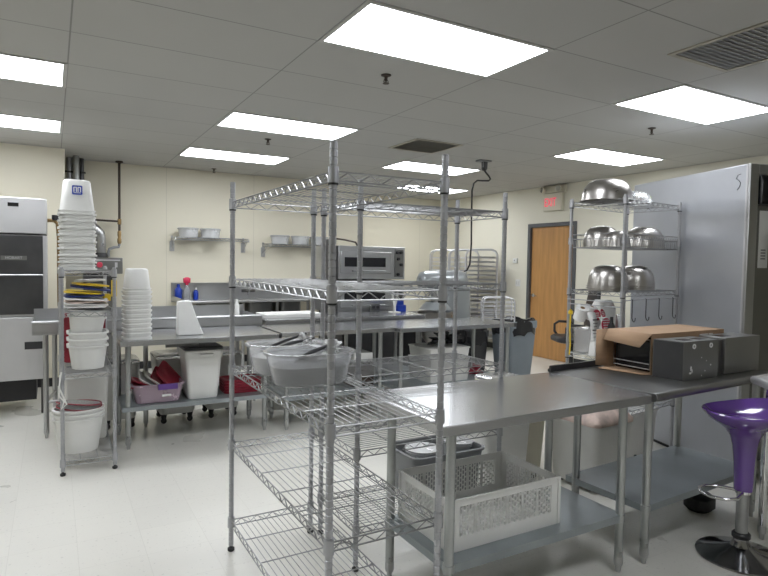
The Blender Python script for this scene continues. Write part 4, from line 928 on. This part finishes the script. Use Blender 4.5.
# ------------------------------------------------------------------ cooler + cream cabinet
t = thing('reach_in_cooler', 'large pale metal-skinned cooler seen from its side, right of the bowl rack', 'cooler', (4.215, 2.325, 0), radians(-16))
MB().box2((0, 0, .03), (1.0, 1.219, 2.222)).obj('cooler_body', 'cooler', t, .004)
MB().box2((-.002, -.004, .03), (.0, .012, 2.222)).box2((0, .012, 2.2225), (.012, 1.2, 2.2245)).obj('edge_trim', 'steel_light', t)
MB().box2((0.0, -.025, .03), (.07, -.001, 2.222)).box2((.93, -.025, .03), (1.0, -.001, 2.222)).box2((.07, -.025, 2.15), (.93, -.001, 2.222)).box2((.07, -.025, .03), (.93, -.001, .12)).obj('door_frame', 'steel', t, .003)
MB().box2((.075, -.018, .125), (.925, -.001, 1.94)).obj('cooler_door', 'steel_mid', t, .004)
MB().rr([(1.945, .42, .022, .02), (2.10, .42, .022, .02), (2.145, .42, .010, .01)], (.50, -.024, 0)).obj('header_panel', 'dark', t)
MB().box2((.095, -.0215, 1.50), (.175, -.0185, 1.90)).obj('door_notice', 'paper', t, label='white notice sheet on cooler door')
g = MB()
for k in range(4): g.box2((.115, -.0225, 1.56 + k * .02), (.155, -.0216, 1.57 + k * .02))
g.obj('notice_lines', 'grey', t)
mk = MB().tube([(-.002, .055, 2.16), (-.002, .085, 2.155), (-.002, .095, 2.13), (-.002, .075, 2.12), (-.002, .058, 2.10), (-.002, .062, 2.075), (-.002, .085, 2.05)], .0018, 5).obj('pen_mark', 'black', t, label='black handwritten mark like a 5')
MB().box2((-.003, .99, 2.06), (-.0005, 1.13, 2.10)).obj('green_sticker', M['greensticker'] if 'greensticker' in M else 'yellow', t, label='yellow-green sticker').data.materials[0] = mat('yellow_green_tape', (.42, .60, .05), .6)
MB().box2((.02, .1, 0), (.98, 1.2, .029)).obj('base', 'black', t)
t = thing('partition_panel', 'cream partition panel with black kick base at right edge of the photo', 'panel', (4.03, 2.036, 0), radians(-63.4))
MB().box2((0, 0, .105), (.62, .10, 1.85)).obj('panel_body', 'cream', t, .006); MB().box2((.0, .0, 0), (.62, .10, .104)).obj('kick_base', 'black', t)
# ------------------------------------------------------------------ cardboard box and steel boxes on T2
Z2 = .8805
t = thing('cardboard_box', 'open brown cardboard box lying on its side on the darker steel table', 'box', (2.945, 2.115, Z2))
L, Dp, Hh, th = .70, .30, .235, .004
m = MB(); m.box2((0, 0, 0), (L, Dp, th)); m.box2((0, 0, Hh - th), (L, Dp, Hh)); m.box2((0, 0, th), (L, th, Hh - th)); m.box2((0, Dp - th, th), (L, Dp, Hh - th)); m.box2((L - th, th, th), (L, Dp - th, Hh - th))
m.obj('box_body', 'card', t)
def flap(vs, nm='flap'):
    n = len(vs); o = MB().add(vs, [tuple(range(n))]).obj(nm, 'card', t); s = o.modifiers.new('t', 'SOLIDIFY'); s.thickness = .004; return o
flap([(0, 0, Hh), (0, Dp, Hh), (-.05, Dp - .01, Hh - .06), (-.065, .03, Hh - .075)])
flap([(0, 0, .003), (0, Dp, .003), (-.10, Dp - .02, .003), (-.05, .02, .003)])
flap([(0, Dp, .004), (0, Dp, Hh), (-.055, Dp + .04, Hh - .008), (-.055, Dp + .04, .012)])
MB().box2((.45, -.0025, .165), (.53, -.0005, .215)).box2((.54, -.0025, .165), (.58, -.0005, .215)).obj('shipping_label', 'paper', t)
rl2 = MB().box2((.60, -.0025, .16), (.69, -.0005, .21)).obj('red_label', 'labelred', t)
MB().box2((.605, -.0035, .165), (.635, -.0027, .205)).box2((.64, -.0035, .195), (.685, -.0027, .205)).obj('label_patch', 'paper', rl2)
pr_ = MB()
for k in range(4): pr_.box2((-.0, 0, 0), (.0, 0, 0))
t2 = thing('boxed_appliance', 'black wire-framed appliance inside the open cardboard box', 'appliance', (2.965, 2.13, Z2 + .006))
MB().box2((.03, 0.0, .0), (.60, .265, .20)).obj('appliance_body', 'dark', t2, .006)
m = MB(); m.tube([(.005, .01, .02), (.005, .255, .02), (.005, .255, .19), (.005, .01, .19)], .004, 6, closed=True); m.tube([(.005, .01, .05), (.005, .255, .05)], .003, 6); m.obj('wire_frame', 'steel', t2)
# sheet steel hood with open left end
t = thing('steel_sheet_housing', 'dark sheet steel housing with punched holes in front of the cardboard box', 'steel housing', (2.955, 1.925, Z2), radians(-1))
m = MB(); Lh, Dh, Hs = .305, .165, .212
m.box2((0, 0, 0), (Lh, .003, Hs)); m.box2((-.03, Dh - .003, 0), (Lh, Dh, Hs))
m.add([(-.0, 0, Hs), (Lh, 0, Hs), (Lh, Dh, Hs), (-.03, Dh, Hs), (-.0, 0, Hs - .003), (Lh, 0, Hs - .003), (Lh, Dh, Hs - .003), (-.03, Dh, Hs - .003)], [(0, 1, 2, 3), (4, 7, 6, 5), (0, 4, 5, 1), (1, 5, 6, 2), (2, 6, 7, 3), (3, 7, 4, 0)])
m.box2((Lh - .003, .003, 0), (Lh, Dh - .003, Hs - .003)); m.obj('housing', 'steel_mid', t)
MB().box2((.0, .01, .003), (.2, Dh - .01, .15)).obj('inner_block', 'steel_dark', t)
MB().add([(-.001, .003, .002), (-.029, Dh - .004, .002), (-.029, Dh - .004, Hs - .004), (-.001, .003, Hs - .004), (.002, .003, .002), (-.026, Dh - .004, .002), (-.026, Dh - .004, Hs - .004), (.002, .003, Hs - .004)], [(0, 3, 2, 1), (4, 5, 6, 7), (0, 1, 5, 4), (3, 7, 6, 2), (0, 4, 7, 3), (1, 2, 6, 5)]).obj('interior_shade_panel', 'steel_dark', t)  # dark sheet stands for the shaded interior of the open end
MB().box2((.06, .04, Hs + .0005), (.14, .10, Hs + .0015)).box2((.19, .04, Hs + .0005), (.27, .10, Hs + .0015)).obj('top_slot', 'dark', t)
for (x, z, r) in ((.085, .185, .014), (.235, .185, .014)):
    MB().lathe([(r, 0), (r, .004), (r * .55, .004), (r * .55, 0)], (x, -.0005, z), 16, Euler((pi / 2, 0, 0)).to_matrix().to_4x4(), cap=False).obj('ring_fitting', 'white', t)
g = MB()
for (x, z, a, b) in ((.155, .12, .003, .003), (.20, .10, .003, .003), (.24, .075, .004, .005), (.19, .045, .003, .004), (.16, .02, .003, .004), (.065, .065, .006, .014), (.06, .04, .010, .006), (.075, .05, .004, .012)):
    g.lathe([(.0001, 0), (a, 0), (a, .001), (.0001, .001)], (x, -.0008, z), 8, Euler((pi / 2, 0, 0)).to_matrix().to_4x4() @ Matrix.Diagonal((1, b / a, 1, 1)))
g.obj('paint_chips', 'white', t)
t = thing('steel_sheet_box', 'plain closed steel box standing right of the punched housing', 'steel box', (3.315, 1.94, Z2), radians(1))
MB().box2((.05, 0, 0), (.42, .16, .212)).obj('box_body', 'steel_mid', t, .003)
MB().box2((0, .02, .0), (.049, .15, .20)).obj('joint_piece', 'steel_mid', t, .002)
MB().box2((.10, .05, .2125), (.20, .11, .2135)).obj('top_slot', 'dark', t)
# ------------------------------------------------------------------ purple bar stool
t = thing('bar_stool', 'glossy purple bar stool with dark chrome disc base at lower right', 'bar stool', (3.10, 1.665, 0), radians(-29.5))
MB().lathe([(.0001, 0), (.205, 0), (.21, .004), (.208, .010), (.16, .024), (.09, .042), (.05, .060), (.038, .085), (.036, .10), (.0001, .10)], n=56).obj('base_disc', 'chromedark', t)
MB().lathe([(.040, .100), (.044, .105), (.044, .122), (.036, .130)], n=24).obj('base_collar', 'blackp', t)
MB().cyl((0, 0, .13), (0, 0, .352), .029, 24).obj('post', 'chrome', t)
MB().lathe([(.036, .335), (.036, .352)], n=24).obj('collar', 'chromeb', t)
def stool_shell():
    P = [(.044, .352), (.046, .42), (.050, .50), (.058, .58), (.072, .635), (.098, .675), (.135, .705), (.175, .735), (.195, .765), (.200, .778), (.196, .783), (.17, .76), (.13, .735), (.07, .722), (.0001, .72)]
    n = 48; vs = []; fs = []
    for (r, z) in P:
        for k in range(n):
            a = 2 * pi * k / n; x = r * cos(a); y = r * sin(a)
            wgt = max(0, (r - .05) / .16); lift = wgt * (.028 * cos(a) + .012 * cos(2 * a))
            vs.append((x * (1 + .04 * wgt), y * .98, z + lift))
    for i in range(len(P) - 1):
        for k in range(n): k2 = (k + 1) % n; fs.append((i * n + k, i * n + k2, (i + 1) * n + k2, (i + 1) * n + k))
    fs.append(tuple(range(n))[::-1])
    return MB().add(vs, fs)
stool_shell().obj('seat_shell', 'purple', t, ang=60)
fr = [(-.03, .0, .345), (-.06, .03, .34), (-.13, .075, .335), (-.19, .06, .33), (-.215, .0, .33), (-.19, -.06, .33), (-.13, -.085, .335), (-.06, -.04, .34), (-.03, 0, .345)]
MB().tube([(-.02, .028, .342), (-.08, .085, .338), (-.14, .10, .335), (-.19, .075, .332), (-.208, .02, .33), (-.19, -.04, .33), (-.14, -.085, .332), (-.08, -.085, .336), (-.02, -.028, .342)], .0085, 10).obj('footrest', 'chromeb', t)
# black ball-shaped caster pad behind the stool on the floor
o = MB().rr([(0, .055, .05, .04), (.02, .075, .07, .05), (.07, .075, .07, .05), (.09, .05, .045, .04)]).obj('floor_pad', 'black'); o.location = (3.47, 2.12, 0.0)
o.scale = (1.1, 1.1, 1.2); tag(o, 'rounded black floor unit beneath the darker table, behind the stool footrest', 'floor unit')
# ------------------------------------------------------------------ camera, world, render look
cam = bpy.data.cameras.new('camera'); co = bpy.data.objects.new('camera', cam); COL.objects.link(co)
def R3(yaw, pitch, roll):
    Rz = Matrix.Rotation(yaw, 3, 'Z'); Rx = Matrix.Rotation(pitch, 3, 'X'); Ry = Matrix.Rotation(roll, 3, 'Y')
    return Rz @ Rx @ Ry
R = R3(-.51585841, -.0439514, -.01631295)
cx, cy, cz = R.col[0], R.col[1], R.col[2]
mw = Matrix(((cx[0], cz[0], -cy[0], 0), (cx[1], cz[1], -cy[1], 0), (cx[2], cz[2], -cy[2], 1.497), (0, 0, 0, 1)))
co.matrix_world = mw; cam.sensor_width = 36; cam.lens = 584.549 / 768 * 36; cam.clip_start = .05
sc = bpy.context.scene; sc.camera = co
wd = bpy.data.worlds.new('world'); sc.world = wd; wd.use_nodes = True
wd.node_tree.nodes['Background'].inputs['Color'].default_value = (.5, .5, .5, 1); wd.node_tree.nodes['Background'].inputs['Strength'].default_value = .05
sc.view_settings.view_transform = 'Standard'; sc.view_settings.look = 'None'; sc.view_settings.gamma = 1; sc.view_settings.use_curve_mapping = False
sc.view_settings.exposure = 0.0
